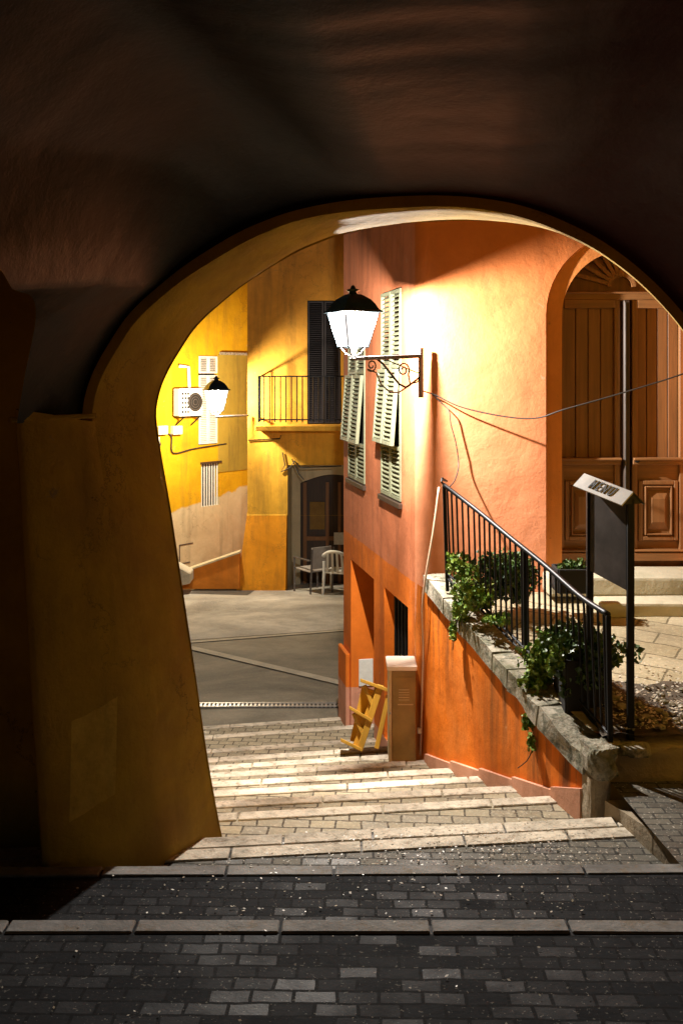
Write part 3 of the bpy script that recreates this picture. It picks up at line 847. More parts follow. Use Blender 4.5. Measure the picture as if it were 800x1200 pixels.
# ------------------------------------------------------------------ lanterns
def lantern(root, c, S, glow, rot=0., BZF=-1.78, watt=1200, lc=(1.,.94,.86), soft=.16, lz=-.40):
    """c = centre of the top rim, S = half width of the rim"""
    c=Vector(c)
    def q(mb,prof): mb.lathe(c,prof,4,sq=True,rot=rot); return mb
    def L(mb,prof,n=16): mb.lathe(c,prof,n); return mb
    hood=q(MB(),[(1.12*S,-.02*S),(1.14*S,.04*S),(.98*S,.14*S),(.84*S,.42*S),(.66*S,.66*S),(.42*S,.84*S),(.30*S,.92*S)]).build('hood',M['lampiron'],root)
    L(MB(),[(.24*S,.90*S),(.20*S,1.06*S),(.34*S,1.10*S),(.33*S,1.16*S),(.14*S,1.22*S),(.10*S,1.34*S),(.02*S,1.40*S)]).build('finial',M['lampiron'],hood,smooth=True)
    # panes
    bt,bz=.58,BZF
    def cor(k,r,z): a=rot+PI/4+k*PI/2; return c+V(r*S*math.sqrt(2)*math.cos(a),r*S*math.sqrt(2)*math.sin(a),z*S)
    for k in range(4):
        m=MB(); m.face([cor(k,.95,-.03),cor(k+1,.95,-.03),cor(k+1,bt-.03,bz+.03),cor(k,bt-.03,bz+.03)])
        m.build('pane',glow,root,normals=False)
    m=MB()
    for k in range(4):
        m.tube([cor(k,.98,-.02),cor(k,bt,bz)],.028*S,6)
        m.tube([cor(k,bt,bz),cor(k+1,bt,bz)],.05*S,6)
        m.tube([cor(k,1.0,-.01),cor(k+1,1.0,-.01)],.035*S,6)
    m.build('frame',M['lampiron'],root)
    m=MB(); m.lathe(c,[(.02*S,-1.05*S),(.07*S,-1.08*S),(.09*S,-1.25*S),(.07*S,-1.5*S),(.10*S,(bz+.02)*S)],12); m.build('bulb',M['bulb'],root,smooth=True)
    ld=bpy.data.lights.new('lantern_light','POINT'); ld.energy=watt; ld.color=lc; ld.shadow_soft_size=soft*S
    lo=bpy.data.objects.new('lantern_light',ld); col.objects.link(lo); lo.parent=root; lo.location=c+V(0,0,lz*S)-wloc(root)
    m=MB(); m.lathe(c,[(.10*S,bz*S),(.13*S,(bz-.12)*S),(.09*S,(bz-.5)*S),(.16*S,(bz-.56)*S),(.16*S,(bz-.66)*S)],12); m.build('socket',M['greyiron'],root,smooth=True)
    for k in range(4):
        m=MB(); a=cor(k,bt*.95,bz); e=c+V(0,0,(bz-.52)*S); mid=a.lerp(e,.5)+(a-e).normalized()*0+V(0,0,-.02*S)
        m.tube([a,a.lerp(e,.2)+V(0,0,.03*S),mid+V(0,0,-.06*S),e.lerp(a,.12)+V(0,0,-.02*S),e],.035*S,6); m.build('scroll_leg',M['greyiron'],root,smooth=True)
    return c+V(0,0,(bz-.60)*S)

YL=7.04
c1l=at(413.5,366,YL)
mount=at(493,0,7.38)
lamp1=empty('street_lantern', V(mount.x,mount.y,CZ-.2), 'large lit lantern on a scrolled iron bracket, on the salmon house corner', 'street lamp')
S=.134
tip=lantern(lamp1,c1l,S,M['glow1'],rot=R(28))
arm0=V(mount.x,mount.y,tip.z+.025)
m=MB(); m.bar(tip,arm0,.03,.028); m.build('arm',M['greyiron'],lamp1,bevel=.003)
m=MB(); m.bar(arm0+V(.0,.0,.06),arm0+V(0,0,-.30),.035,.02,up=(1,-1,0)); m.build('wall_plate',M['greyiron'],lamp1)
ax=(tip-arm0); ax.z=0; ax.normalize()
def ap(u,z): return arm0+ax*u+V(0,0,z)
def spiral(c,r0,r1,a0,turns,n=26): 
    return [ap(c[0]+(r0+(r1-r0)*i/n)*math.cos(a0+turns*2*PI*i/n), c[1]+(r0+(r1-r0)*i/n)*math.sin(a0+turns*2*PI*i/n)) for i in range(n+1)]
m=MB(); m.tube(spiral((.16,-.10),.012,.055,0,1.6)+[ap(.10,-.20),ap(.04,-.19),ap(.01,-.17)],.006,6)
m.build('scroll',M['greyiron'],lamp1,smooth=True)
m=MB(); m.tube([ap(.40,-.02),ap(.34,-.06),ap(.27,-.13),ap(.2,-.2),ap(.14,-.225),ap(.07,-.19),ap(.01,-.15)],.008,6); m.build('brace',M['iron'],lamp1,smooth=True)
m=MB(); m.tube(spiral((.44,-.07),.012,.045,PI,1.4)+[ap(.40,-.12),ap(.36,-.2),ap(.28,-.26),ap(.2,-.26),ap(.1,-.21)],.006,6); m.build('scroll',M['greyiron'],lamp1,smooth=True)
m=MB(); m.tube([ap(.34,-.02),ap(.22,-.06),ap(.1,-.1),ap(.0,-.13)],.004,6); m.build('tie_rod',M['iron'],lamp1)

YL2=18.9
c2l=at(253.5,457,YL2); a2=at(291,488,YL2+.6)
lamp2=empty('street_lantern', a2, 'small lit lantern on a thin plain arm in front of the yellow house', 'street lamp')
tip2=lantern(lamp2,c2l,.19,M['glow2'],rot=R(20),BZF=-2.0,watt=1050,lc=(1.,.87,.64),soft=.35,lz=-.95)
m=MB(); m.tube([tip2,V(a2.x,a2.y,tip2.z)],.022,8); m.build('arm',M['greyiron'],lamp2)

# ------------------------------------------------------------------ balcony house (far, ochre-orange)
YA=19.6; YB=20.25
bh=empty('balcony_house', V(0,20,gz(20)), 'ochre orange house with balcony, buttress and shaded arched doorway', 'building')
z_=lambda y,Y=YA: at(0,y,Y).z
x_=lambda x,Y=YA: at(x,0,Y).x
FA=Frame((0,YA,0),(1,0,0),(0,-1,0))
mb=MB()
niche=(x_(337),4.0,gz(YA)-.2,z_(545))
bdoor=(x_(360),x_(399),z_(497),z_(352))
FA.wall(mb,x_(290),4.0,z_(604),z_(200),[(niche[0],3.99,z_(604)+.001,niche[3],.0),(*bdoor,.12)])
mb.face([V(x_(290),YA,z_(604)),V(x_(290),YA,z_(200)),V(x_(290)+.4,YA+6,z_(200)),V(x_(290)+.4,YA+6,z_(604))])
mb.build('wall',M['balcony_wall'],bh)
# buttress: flares below y=604
mb=MB(); gb=gz(YA)-.15
tp=[V(x_(290)-.01,YA-.01,z_(604)),V(x_(336),YA-.01,z_(604))]; bt_=[V(x_(277),YA-.22,gb),V(x_(335),YA-.22,gb)]
mb.face([tp[0],tp[1],bt_[1],bt_[0]]); mb.face([tp[0],bt_[0],V(x_(277)+.2,YA+3,gb),V(x_(290)+.2,YA+3,z_(604))])
mb.face([tp[1],bt_[1],V(x_(340),YB+.0,gb),V(x_(340),YB,z_(604))]); mb.face([tp[0]+V(0,.0,0),tp[1],V(tp[1].x,YA+.02,z_(600)),V(tp[0].x,YA+.02,z_(600))])
mb.build('buttress',M['balcony_wall'],bh)
mb=MB(); mb.face([V(x_(337),YA,gb),V(x_(337),YA,niche[3]),V(x_(340),YB,niche[3]),V(x_(340),YB,gb)]); mb.face([V(x_(337),YA,niche[3]),V(4,YA,niche[3]),V(4,YB,niche[3]),V(x_(340),YB,niche[3])])
# cream back wall with door arch
dL=x_(352,YB); dR=dL+1.3; dS=z_(566,YB); dT=z_(556,YB)
n=14; arcd=[V(dL+(dR-dL)*k/n,YB,dS+(dT-dS)*math.sin(PI*k/n)) for k in range(n+1)]
tpd=[V(p.x,YB,niche[3]) for p in arcd]
mb.loft([arcd,tpd]); mb.face([V(x_(340,YA),YB,gb),V(dL,YB,gb),V(dL,YB,niche[3]),V(x_(340,YA),YB,niche[3])]); mb.face([V(dR,YB,gb),V(4,YB,gb),V(4,YB,niche[3]),V(dR,YB,niche[3])])
mb.build('doorway_niche',M['cream'],bh)
mb=MB(); mb.face([V(dL-.02,YB+.18,gb),V(dR+.02,YB+.18,gb),V(dR+.02,YB+.18,dT+.02),V(dL-.02,YB+.18,dT+.02)])
mb.loft([[V(dL,YB,gb),V(dL,YB,dS)]+arcd,[V(dL,YB+.18,gb),V(dL,YB+.18,dS)]+[p+V(0,.18,0) for p in arcd]])
dd=mb.build('door',M['darkwood'],bh)
mb=MB()
for (a,b) in ((dL+.05,dL+.12),(dL+.5,dL+.56),(dL+.74,dL+.80),(dL+1.2,dL+1.27)): mb.box(V((a+b)/2,YB+.14,(gb+dS)/2),(b-a,.05,dS-gb))
mb.box(V((dL+dR)/2,YB+.14,gb+1.0),(1.2,.04,.08)); mb.build('door_frame',M['doorwood'],dd)
mb=MB(); mb.box(V(dL+.33,YB+.16,gb+1.45),(.30,.012,.55)); mb.build('door_glass',simple('amber_glass',(.22,.12,.02),.2),dd)
mb=MB(); mb.box(V(x_(397,YB),YB+.10,z_(632,YB)),(.2,.01,.24)); mb.build('notice',M['paper'],dd)
# balcony
bal=MB(); bal.box(V((x_(302)+x_(412))/2,YA-.32,z_(500)),(x_(412)-x_(302),.64,.10)); bal=bal.build('balcony',M['balcony_wall'],bh,bevel=.01)
mb=MB(); yf=YA-.60; xa=x_(303.,yf); xb=x_(412,yf); zt_=z_(441,yf); zb_=z_(495,yf)
for z in (zt_,zb_+.05): mb.bar(V(xa,yf,z),V(xb,yf,z),.025,.025)
for z in (zt_,zb_+.05): mb.bar(V(xa,yf,z),V(xa,YA,z),.025,.025)
for k in range(17): mb.tube([V(xa+(xb-xa)*k/17,yf,zb_),V(xa+(xb-xa)*k/17,yf,zt_)],.012,6)
for k in range(4): mb.tube([V(xa,yf+.6*k/4,zb_),V(xa,yf+.6*k/4,zt_)],.012,6)
mb.build('balustrade',M['iron'],bal)
mb=MB(); mb.box(V((bdoor[0]+bdoor[1])/2,YA+.14,(bdoor[2]+bdoor[3])/2),(bdoor[1]-bdoor[0]+.1,.03,bdoor[3]-bdoor[2]+.1)); bd=mb.build('balcony_door',M['dark'],bh)
for a,b in ((bdoor[0],(bdoor[0]+bdoor[1])/2),((bdoor[0]+bdoor[1])/2,bdoor[1])):
    mb=MB(); fr=Frame((0,YA+.04,0),(1,0,0),(0,-1,0)); louvre(mb,fr,a+.01,b-.01,bdoor[2]+.02,bdoor[3]-.02,0); mb.build('shutter',simple('charcoal_shutter',(.035,.03,.035),.5),bd)
# climbing wires near niche
mb=MB(); mb.tube([at(331,530,YA-.03),at(334,545,YA-.03),at(329,553,YA-.03),at(340,548,YA-.03),at(345,540,YA-.03),at(352,548,YA-.03),at(400,546,YA-.03)],.012,6)
mb.tube([at(342,538,YA-.03),at(350,555,YA-.03),at(356,562,YA-.03)],.012,6)
tag(mb.build('hanging_wires',M['cable']),'loose dark wires hanging above the shaded arched doorway','cable')
mb=MB(); mb.tube([at(291,516,YA-.03),at(328,514,YA-.03),at(329,510,YA-.03)],.012,6); tag(mb.build('short_pipe',M['iron']),'short dark horizontal pipe under the balcony slab','pipe')

# ------------------------------------------------------------------ yellow house
FBh=Frame((-19.6+.8*20,20,0),(.8,1,0),(1,-.8,0))     # x = .8y-19.6
if FBh.n.y>0: FBh.n=-FBh.n
def sb(px):             # distance along the wall for a photograph column
    u=(px-400)/1200; Y=19.6/(.8-u); return (Y-20)*math.sqrt(1.64), Y
def bz(px,py): s,Y=sb(px); return CZ-(py-440)/1200*Y
yh=empty('yellow_house', V(-3,21,gz(20)), 'yellow house with bare plaster base, louvred shutter and small barred window', 'building')
wb=(sb(236)[0],sb(257)[0],bz(246,593),bz(246,543)); ws=(sb(232.5)[0],sb(254)[0],bz(243,521),bz(243,417))
mb=MB(); FBh.wall(mb,-3.,6.,gz(20)-.3,z_(150,20),[(*wb,.12),(*ws,.1)]); mb.build('wall',M['yellow'],yh)
mb=MB(); FBh.box(mb,wb[0]-.02,wb[1]+.02,wb[2]-.02,wb[3]+.02,-.16,-.12); w_=mb.build('barred_window',M['dark'],yh)
mb=MB()
for k in range(7): s=wb[0]+(wb[1]-wb[0])*(k+.5)/7; mb.tube([FBh.p(s,wb[2],-.03),FBh.p(s,wb[3],-.03)],.016,6)
mb.build('window_bars',M['white'],w_)
mb=MB(); FBh.box(mb,wb[0]-.03,wb[1]+.03,wb[3]+.0,wb[3]+.04,0.002,.05); mb.build('lintel',M['darkwood'],w_)
mb=MB(); FBh.box(mb,ws[0],ws[1],ws[2],ws[3],-.12,-.08); w2=mb.build('window',M['dark'],yh)
mid=(ws[0]+ws[1])/2
zt2=bz(243,438)
for a,b in ((ws[0],mid),(mid,ws[1])):
    mb=MB(); louvre(mb,FBh,a+.006,b-.006,ws[2]+.02,zt2-.03,.0); louvre(mb,FBh,a+.006,b-.006,zt2+.01,ws[3]-.01,.0); mb.build('shutter',M['white'],w2)
# olive projecting bay on its right
mb=MB(); FBh.box(mb,sb(255.5)[0],6,bz(270,552),bz(270,416),.003,.02); mb.build('olive_bay',M['olive'],yh)
mb=MB(); FBh.box(mb,sb(257)[0],6,bz(270,416),bz(270,413),.003,.07); mb.build('bay_cornice',M['stone'],yh)
# hatch outline
mb=MB()
hs=(sb(210)[0],sb(226)[0],bz(218,660),bz(218,637))
for q in ((hs[0],hs[0]+.02,hs[2],hs[3]),(hs[0]+.02,hs[1],hs[3]-.02,hs[3]),(hs[0]+.02,hs[1]-.08,hs[2],hs[2]+.02)): FBh.box(mb,*q,.002,.012)
mb.build('hatch_frame',M['greyiron'],yh)
# AC
ac=empty('air_conditioner', FBh.p(sb(217)[0],bz(217,487),0), 'white air conditioner unit with round fan on the yellow wall', 'air conditioner')
s0,s1=sb(201)[0],sb(228)[0]; s1=min(s1,ws[0]-.02); za,zb2=bz(217,487),bz(217,455)
mb=MB(); FBh.box(mb,s0,s1,za,zb2,.06,.24); mb.build('casing',M['plastic'],ac,bevel=.01)
mb=MB(); cc=FBh.p(s0+(s1-s0)*.66,(za+zb2)/2,.242)
def ring(mb,c,fr,r0,r1,d,n=24):
    rows=[[c+fr.a*(r*math.cos(2*PI*k/n))+fr.u*(r*math.sin(2*PI*k/n))+fr.n*dd for k in range(n)] for r,dd in ((r0,d),(r1,d),(r1,0))]
    mb.loft(rows,True)
ring(mb,cc,FBh,.0005,.185,.006); mb.build('fan_disc',M['dark'],ac)
mb=MB()
for r in (.06,.11,.16,.19): ring(mb,cc,FBh,r-.008,r,.014)
mb.build('fan_grille',M['greyiron'],ac)
for i in range(3):
    for j in range(5):
        mb=MB(); FBh.box(mb,s0+.05+i*.075,s0+.10+i*.075,za+.06+j*.09,za+.11+j*.09,.240,.244); mb.build('vent_slot',M['dark'],ac)
for s in (s0+.08,s1-.12):
    mb=MB(); FBh.box(mb,s,s+.03,za-.03,za-.002,.0,.30); mb.bar(FBh.p(s+.015,za-.2,.0),FBh.p(s+.015,za-.02,.26),.02,.02); mb.build('support_bracket',M['iron'],ac)
mb=MB(); pts=[FBh.p(sb(208)[0],bz(208,429),.05),FBh.p(sb(219)[0],bz(219,430),.05),FBh.p(sb(220)[0],bz(220,455),.05)]
mb.tube(pts,.035,8); tag(mb.build('white_conduit',M['plastic'],smooth=True),'bent white conduit above the air conditioner on the yellow wall','pipe')
for px,lb in ((188,'white electric box left on the yellow wall, above the vertical conduits'),(205,'white electric box hanging by a loose cable on the yellow wall')):
    s,_=sb(px); mb=MB(); FBh.box(mb,s-.12,s+.12,bz(px,509),bz(px,499),.003,.10)
    tag(mb.build('electric_box',M['plastic'],bevel=.008),lb,'electric box','electric boxes on the yellow wall')
def wire(name,pts,r,mat,label,cat='cable',n=30):
    P=resample(pts,n); mb=MB(); mb.tube(P,r,6); return tag(mb.build(name,mat,smooth=True),label,cat)
def yb(px,py,d=.03): s,_=sb(px); return FBh.p(s,bz(px,py),d)
wire('slack_cable',[yb(196,508),yb(200,512),yb(200,528),yb(206,531),yb(225,526),yb(250,522),yb(264,520)],.014,M['cable'],'slack black cable looping below the electric boxes on the yellow wall')
wire('thin_cable',[yb(181,512),yb(187,520),yb(183,530),yb(181,540)],.012,M['cable'],'short tangled black cable beside the white vertical conduits')
for px,lb in ((181.5,'white vertical conduit running down the yellow wall, left of its pair'),(185,'white vertical conduit running down the yellow wall, right of its pair')):
    mb=MB(); mb.tube([yb(px,512),yb(px+.5,585)],.018,8); tag(mb.build('wall_conduit',M['white']),lb,'pipe','vertical conduits')

# low orange ramp wall
lw=empty('low_ramp_wall', V(-2.5,19.9,gz(20)), 'low orange wall with sloping pale coping in front of the yellow house', 'wall')
yl=19.35
A=[at(205,690,yl),at(281,690,yl),at(281,648,yl),at(205,674,yl)]
mb=MB(); mb.extr(A,V(0,.2,0)); mb.build('wall_face',plaster('bright_orange_plaster',(.75,.25,.03),streak=.2),lw)
mb=MB(); mb.bar(at(203,673,yl+.1),at(282,646,yl+.1),.26,.03); mb.build('sloping_coping',M['cream'],lw)
# grey slab end of the parapet
mb=MB(); P=[]
mb.extr([at(150,640,18.6),at(199,660,18.6),at(223,672,18.9),at(223,684,18.9),at(150,700,18.6)],V(0,.45,0))
tag(mb.build('grey_parapet',M['concband'],bevel=.015),'short grey stone parapet end beside the left pillar of the arch','wall')
# kerb strip along far side
strip('far_pavement_edge',(185,689),(420,692),.14,M['concband'],.012)

# ------------------------------------------------------------------ chairs
def chairbase(px,Y): X=(px-400)/1200*Y; return V(X,Y,gz(Y)+.006)
def TB(root,yaw):
    base=root.location.copy(); c,s=math.cos(yaw),math.sin(yaw)
    return lambda x,y,z: base+V(x*c-y*s,x*s+y*c,z)
Yc=19.25
ch=empty('armchair', chairbase(367,Yc), 'grey metal framed armchair with sling back beside the arched doorway', 'chair')
T3=TB(ch,R(215))
for x,y,h in ((-.26,-.25,.64),(.26,-.25,.64),(-.24,.27,.86),(.24,.27,.86)):
    m=MB(); m.bar(T3(x,y,0),T3(x,y+(.06 if h>.8 else 0),h),.035,.03); m.build('leg',M['greyiron'],ch)
for x in (-.26,.26):
    m=MB(); m.bar(T3(x,-.27,.645),T3(x,.29,.645),.05,.025); m.build('armrest',M['greyiron'],ch,bevel=.004)
mg=simple('grey_sling',(.40,.36,.33),.6)
m=MB(); m.hexa([T3(x,y,z) for x in (-.24,.24) for y in (-.26,.26) for z in (.42,.45)]); m.build('seat',mg,ch,bevel=.006)
m=MB(); m.hexa([T3(x,y,z) for x in (-.22,.22) for y,z0 in ((.27,0),(.29,0)) for z in (.48,.88)]); m.build('backrest',mg,ch,bevel=.004)
Yc=19.05
ch=empty('armchair', chairbase(398,Yc), 'white moulded plastic armchair with open curved back, half hidden by the orange corner', 'chair')
T3=TB(ch,R(160))
for x,y in ((-.25,-.24),(.25,-.24),(-.22,.24),(.22,.24)):
    m=MB(); m.tube([T3(x*1.08,y*1.08,0),T3(x,y,.42),T3(x*1.02,y,.62)],[.022,.03,.025],8); m.build('leg',M['plastic'],ch)
m=MB(); m.hexa([T3(x,y,z) for x in (-.25,.25) for y in (-.25,.25) for z in (.40,.435)]); m.build('seat',M['plastic'],ch,bevel=.012,seg=2)
m=MB(); pts=[T3(-.27,-.26,.62),T3(-.28,.0,.66),T3(-.25,.2,.72),T3(-.12,.29,.80),T3(.0,.31,.82),T3(.12,.29,.80),T3(.25,.2,.72),T3(.28,0,.66),T3(.27,-.26,.62)]
P=resample(pts,24); m.tube(P,.03,8); 
m.build('curved_arm_rail',M['plastic'],ch,smooth=True)
for x in (-.15,-.05,.05,.15):
    m=MB(); m.bar(T3(x,.24,.42),T3(x*.9,.29,.79),.045,.012); m.build('back_slat',M['plastic'],ch)

# ------------------------------------------------------------------ utility cabinet and rack
hc=2.745; Yk=7.28
cb=empty('utility_cabinet', V(at(472,0,Yk).x,Yk+.1,CZ-hc), 'narrow ochre utility cabinet with pale sloping cap on the stairs against the facade', 'cabinet')
x0,x1=at(459,0,Yk).x,at(487,0,Yk).x; zt3=at(0,785,Yk).z
mb=MB(); mb.hexa([V(x,y,z) for x in (x0,x1) for y in (Yk,Yk+.22) for z in (CZ-hc,zt3)]); mb.build('body',M['cabwood'],cb,bevel=.004)
mb=MB(); mb.hexa([V(x,y,z) for x in (x0-.022,x0-.001) for y in (Yk-.006,Yk+.22) for z in (CZ-hc,zt3)]); mb.build('side_post',M['cabside'],cb,bevel=.002)
mb=MB(); mb.hexa([V(x,y,z+dz) for x in (x0-.035,x1+.008) for y,dz in ((Yk-.03,0),(Yk+.24,.0)) for z in (zt3,zt3+.035)]); mb.build('cap',M['cabtop'],cb,bevel=.006)
for k in range(5):
    mb=MB(); mb.box(V((x0+x1)/2,Yk-.004,zt3-.14-k*.018),(.075,.008,.006)); mb.build('vent_slot',M['cabside'],cb)
mb=MB(); mb.box(V((x0+x1)/2+.01,Yk-.003,zt3-.245),(.11,.006,.008)); mb.build('name_strip',M['cabside'],cb)
mb=MB(); mb.hexa([V(x,y,z) for x in (x0+.02,x1-.014) for y in (Yk-.003,Yk+.001) for z in (CZ-hc+.03,zt3-.05)]); mb.build('door_panel',M['cabwood'],cb)
mb=MB(); mb.tube([V(x0-.012,Yk-.02,at(0,835,Yk).z),V(x0-.012,Yk,at(0,835,Yk).z)],.008,8); mb.build('lock',M['drain'],cb)

Yr=7.95
rk=empty('stepped_rack', V(at(425,0,Yr).x,Yr,CZ-2.88), 'tilted yellow wooden stepped rack leaning beside the utility cabinet', 'rack')
def rp(px,py,dy=0): return at(px,py,Yr+dy)
for dy in (.02,.20):
    m=MB(); m.bar(rp(421,879,dy),rp(446,803,dy),.022,.05,up=(1,0,0)); m.build('stringer',M['rackwood'],rk,bevel=.003)
    m=MB(); m.bar(rp(441,877,dy),rp(455,815,dy),.02,.035,up=(1,0,0)); m.build('rear_leg',M['rackwood'],rk,bevel=.003)
for a,b in (((422,797),(455,809)),((409,829),(436,845)),((399,867),(424,879))):
    m=MB(); a0,a1,b0,b1=rp(*a,-.01),rp(*a,.23),rp(*b,-.01),rp(*b,.23); u=V(0,0,.014)
    m.hexa([p+q for p0,p1 in ((a0,a1),(b0,b1)) for p in (p0,p1) for q in (-u,u)]); m.build('shelf',M['rackwood'],rk,bevel=.003)
for a,b in (((427,803),(437,828)),((414,836),(426,862))):
    m=MB(); m.bar(rp(*a,.03),rp(*b,.03),.02,.03,up=(1,0,0)); m.build('bracket',M['rackwood'],rk,bevel=.003)
m=MB(); m.extr([rp(439,806,.05),rp(446,808,.05),rp(421,877,.05),rp(413,874,.05)],V(0,.012,0)); m.extr([rp(424,804,.21),rp(446,812,.21),rp(424,872,.21),rp(410,868,.21)],V(0,.012,0)); m.build('side_board',M['rackwood'],rk)
# ------------------------------------------------------------------ menu board
mn=empty('menu_board', V(1.38,5.3,tz(5.3)), 'tall dark menu stand with pale pitched roof sign standing on the terrace', 'menu board')
ML=V(at(690.5,0,5.45).x,5.45,0); MR=V(at(738,0,5.17).x,5.17,0)
mtL=at(690,562,5.45).z; mtR=at(738,584,5.17).z
for p,zt4 in ((ML,mtL),(MR,mtR)):
    m=MB(); m.bar(V(p.x,p.y,tz(p.y)-.05),V(p.x,p.y,zt4),.034,.034); m.build('post',M['iron'],mn,bevel=.003)
d=(MR-ML).normalized(); nn=V(-d.y,d.x,0); nn=nn if nn.x<0 else -nn
zbL=at(690,668,5.45).z; zbR=at(738,692,5.17).z
o1=ML+d*.018; o2=MR-d*.018
m=MB(); m.hexa([V(p.x,p.y,z)+nn*q for p,za_,zb_ in ((o1,zbL,mtL),(o2,zbR,mtR)) for q in (-.015,.012) for z in (za_,zb_)]); m.build('board',M['panel'],mn)
rfL=V(ML.x,ML.y,mtL+.03)-d*.045; rfR=V(MR.x,MR.y,mtR+.035)+d*.02
m=MB(); fa=nn*.075+V(0,0,-.062); 
front=[rfL,rfR,rfR+fa,rfL+fa]
nf=(front[1]-front[0]).cross(front[3]-front[0]).normalized(); nf=nf if nf.dot(nn)>0 else -nf
m.extr(front,-nf*.008); rf=m.build('sign_roof_front',M['signroof'],mn)
m=MB(); fb=-nn*.075+V(0,0,-.062); m.extr([rfL-nf*0,rfR,rfR+fb,rfL+fb],V(0,0,-.008)); m.build('sign_roof_back',M['iron'],mn)
m=MB(); m.extr([rfR-V(0,0,.004)-d*.004,rfR+fa-d*.004,rfR+fb-d*.004],-d*.01); m.build('gable',M['iron'],mn)
# lettering
cu=bpy.data.curves.new('lettering','FONT'); cu.body='MENU'; cu.size=.088; cu.align_x='CENTER'; cu.align_y='CENTER'; cu.extrude=.0015; cu.offset=.0007; cu.space_character=1.5
to=bpy.data.objects.new('tmp_text',cu); col.objects.link(to); bpy.context.view_layer.update()
me=bpy.data.meshes.new_from_object(to.evaluated_get(bpy.context.evaluated_depsgraph_get())); bpy.data.objects.remove(to)
ctr=(front[0]+front[2])/2; X_=(front[1]-front[0]).normalized(); Y_=nf.cross(X_).normalized(); 
if Y_.z<0: Y_=-Y_
base=wloc(mn)+rf.location*0
for v in me.vertices:
    x,y,z=v.co; v.co=ctr+X_*(x*.58)+Y_*y+nf*(z+.003)-base
lo_=bpy.data.objects.new('lettering',me); col.objects.link(lo_); lo_.parent=mn; me.materials.clear(); me.materials.append(M['letter'])

# ------------------------------------------------------------------ cables on the salmon house
yw=YW-.02
wire('sagging_wire',[at(494,458,7.40),at(510,463,yw-.01),at(540,477,yw-.03),at(590,488,yw-.09),at(628,490,yw-.16),at(660,480,yw-.24),at(720,463,yw-.32),at(800,438,yw-.42),at(900,400,yw-.5)],.005,M['cable'],'black wire sagging across the lit wall and over the carved door',n=60)
wire('hanging_wire',[at(505,461,yw),at(520,475,yw),at(526,482,yw-.02),at(528,497,yw-.03),at(534,520,yw-.03),at(537,545,yw-.05),at(533,562,yw-.2),at(527,570,7.0)],.0045,M['cable'],'black wire hanging from the lit wall down to the railing end',n=40)
def on_wall(px,py,d=.018):
    # point on the retaining wall / facade under a photograph column
    u=(px-400)/1200; best=None
    for k in range(-40,240):
        p=wp(k/200); e=abs(p.x/p.y-u)
        if best is None or e<best[0]: best=(e,p)
    p=best[1]+wn*d; return V(p.x,p.y,CZ-(py-440)/1200*p.y)
wire('wall_pipe',[at(514,571,7.25),at(507,625,7.15),on_wall(503,700,.05),on_wall(499,760),on_wall(497,820),on_wall(495,885)],.008,M['palecable'],'thin salmon painted pipe running down the orange wall by the cabinet','pipe',n=30)
q=on_wall(496,856,.03); mb=MB(); mb.box(q,(.03,.03,.04)); tag(mb.build('pipe_junction',M['paper'],bevel=.004),'tiny pale junction box on the thin pipe low on the orange wall','junction box')
wire('dangling_cord',[at(412,0,YL)+V(0,0,tip.z-at(412,0,YL).z-.03)]+[V(tip.x+.0,tip.y,tip.z-.04),V(tip.x,tip.y,tip.z-.06)],.004,M['cable'],'short black cord under the large lantern',n=6) if False else None

# ------------------------------------------------------------------ plants
def leaf(mb, p, s, rng, nrm=None):
    d=V(rng.gauss(0,1),rng.gauss(0,1),rng.gauss(0,.7)).normalized()
    if nrm is not None: d=(d+nrm*.8).normalized()
    x=d.orthogonal().normalized(); x=Matrix.Rotation(rng.uniform(0,2*PI),3,d)@x; y=d.cross(x)
    w=s*rng.uniform(.4,.6)
    b=mb.bm.verts.new(p-x*s*.5); t=mb.bm.verts.new(p+x*s*.55); l=mb.bm.verts.new(p+y*w+d*s*.12-x*s*.08); r=mb.bm.verts.new(p-y*w+d*s*.12-x*s*.08)
    mb.bm.faces.new((b,l,t)); mb.bm.faces.new((b,t,r))
def plant(name,label,cat,base,blobs,mat,seed,size=.03,stems=()):
    rng=random.Random(seed); root=empty(name,base,label,cat); mb=MB()
    for c,rx,n in blobs:
        c=Vector(c)
        sub=[(c+V(rng.gauss(0,rx[0]*.55),rng.gauss(0,rx[1]*.55),rng.gauss(0,rx[2]*.42)),rng.uniform(.3,.8)) for _ in range(max(6,n//30))]
        for _ in range(int(n*2.1)):
            q,k=rng.choice(sub)
            g=lambda: max(-1.5,min(1.5,rng.gauss(0,1)))*.62*k
            p=q+V(rx[0]*g(),rx[1]*g(),rx[2]*g())
            leaf(mb,p,size*rng.choice((.55,.8,1.,1.2,1.6))*rng.uniform(.8,1.2),rng)
    mb.build('foliage',mat,root,normals=False)
    if stems:
        m=MB()
        for st in stems: m.tube(resample(st,14),[.006*(1-.6*i/13) for i in range(14)],6)
        m.build('stem',M['stem'],root)
    return root
Cc=lambda px,py,Y: at(px,py,Y)
plant('ivy_plant','bright green ivy spilling over the far end of the stone coping through the railing','plant',Cc(550,690,6.7),
  [(Cc(543,665,6.75),(.06,.09,.09),260),(Cc(566,700,6.55),(.07,.10,.07),320),(Cc(540,712,6.6),(.05,.06,.09),340),(Cc(532,745,6.6),(.022,.04,.06),150),(Cc(575,725,6.35),(.06,.08,.025),140),(Cc(529,660,6.85),(.03,.05,.06),90),(Cc(552,690,6.5),(.08,.07,.10),260),(Cc(590,725,6.25),(.04,.05,.03),60)],
  M['leaf'],11,.021,[[Cc(560,700,6.65),Cc(545,700,6.6),Cc(535,730,6.6),Cc(530,762,6.62)],[Cc(560,700,6.65),Cc(545,670,6.7),Cc(532,655,6.8)]])
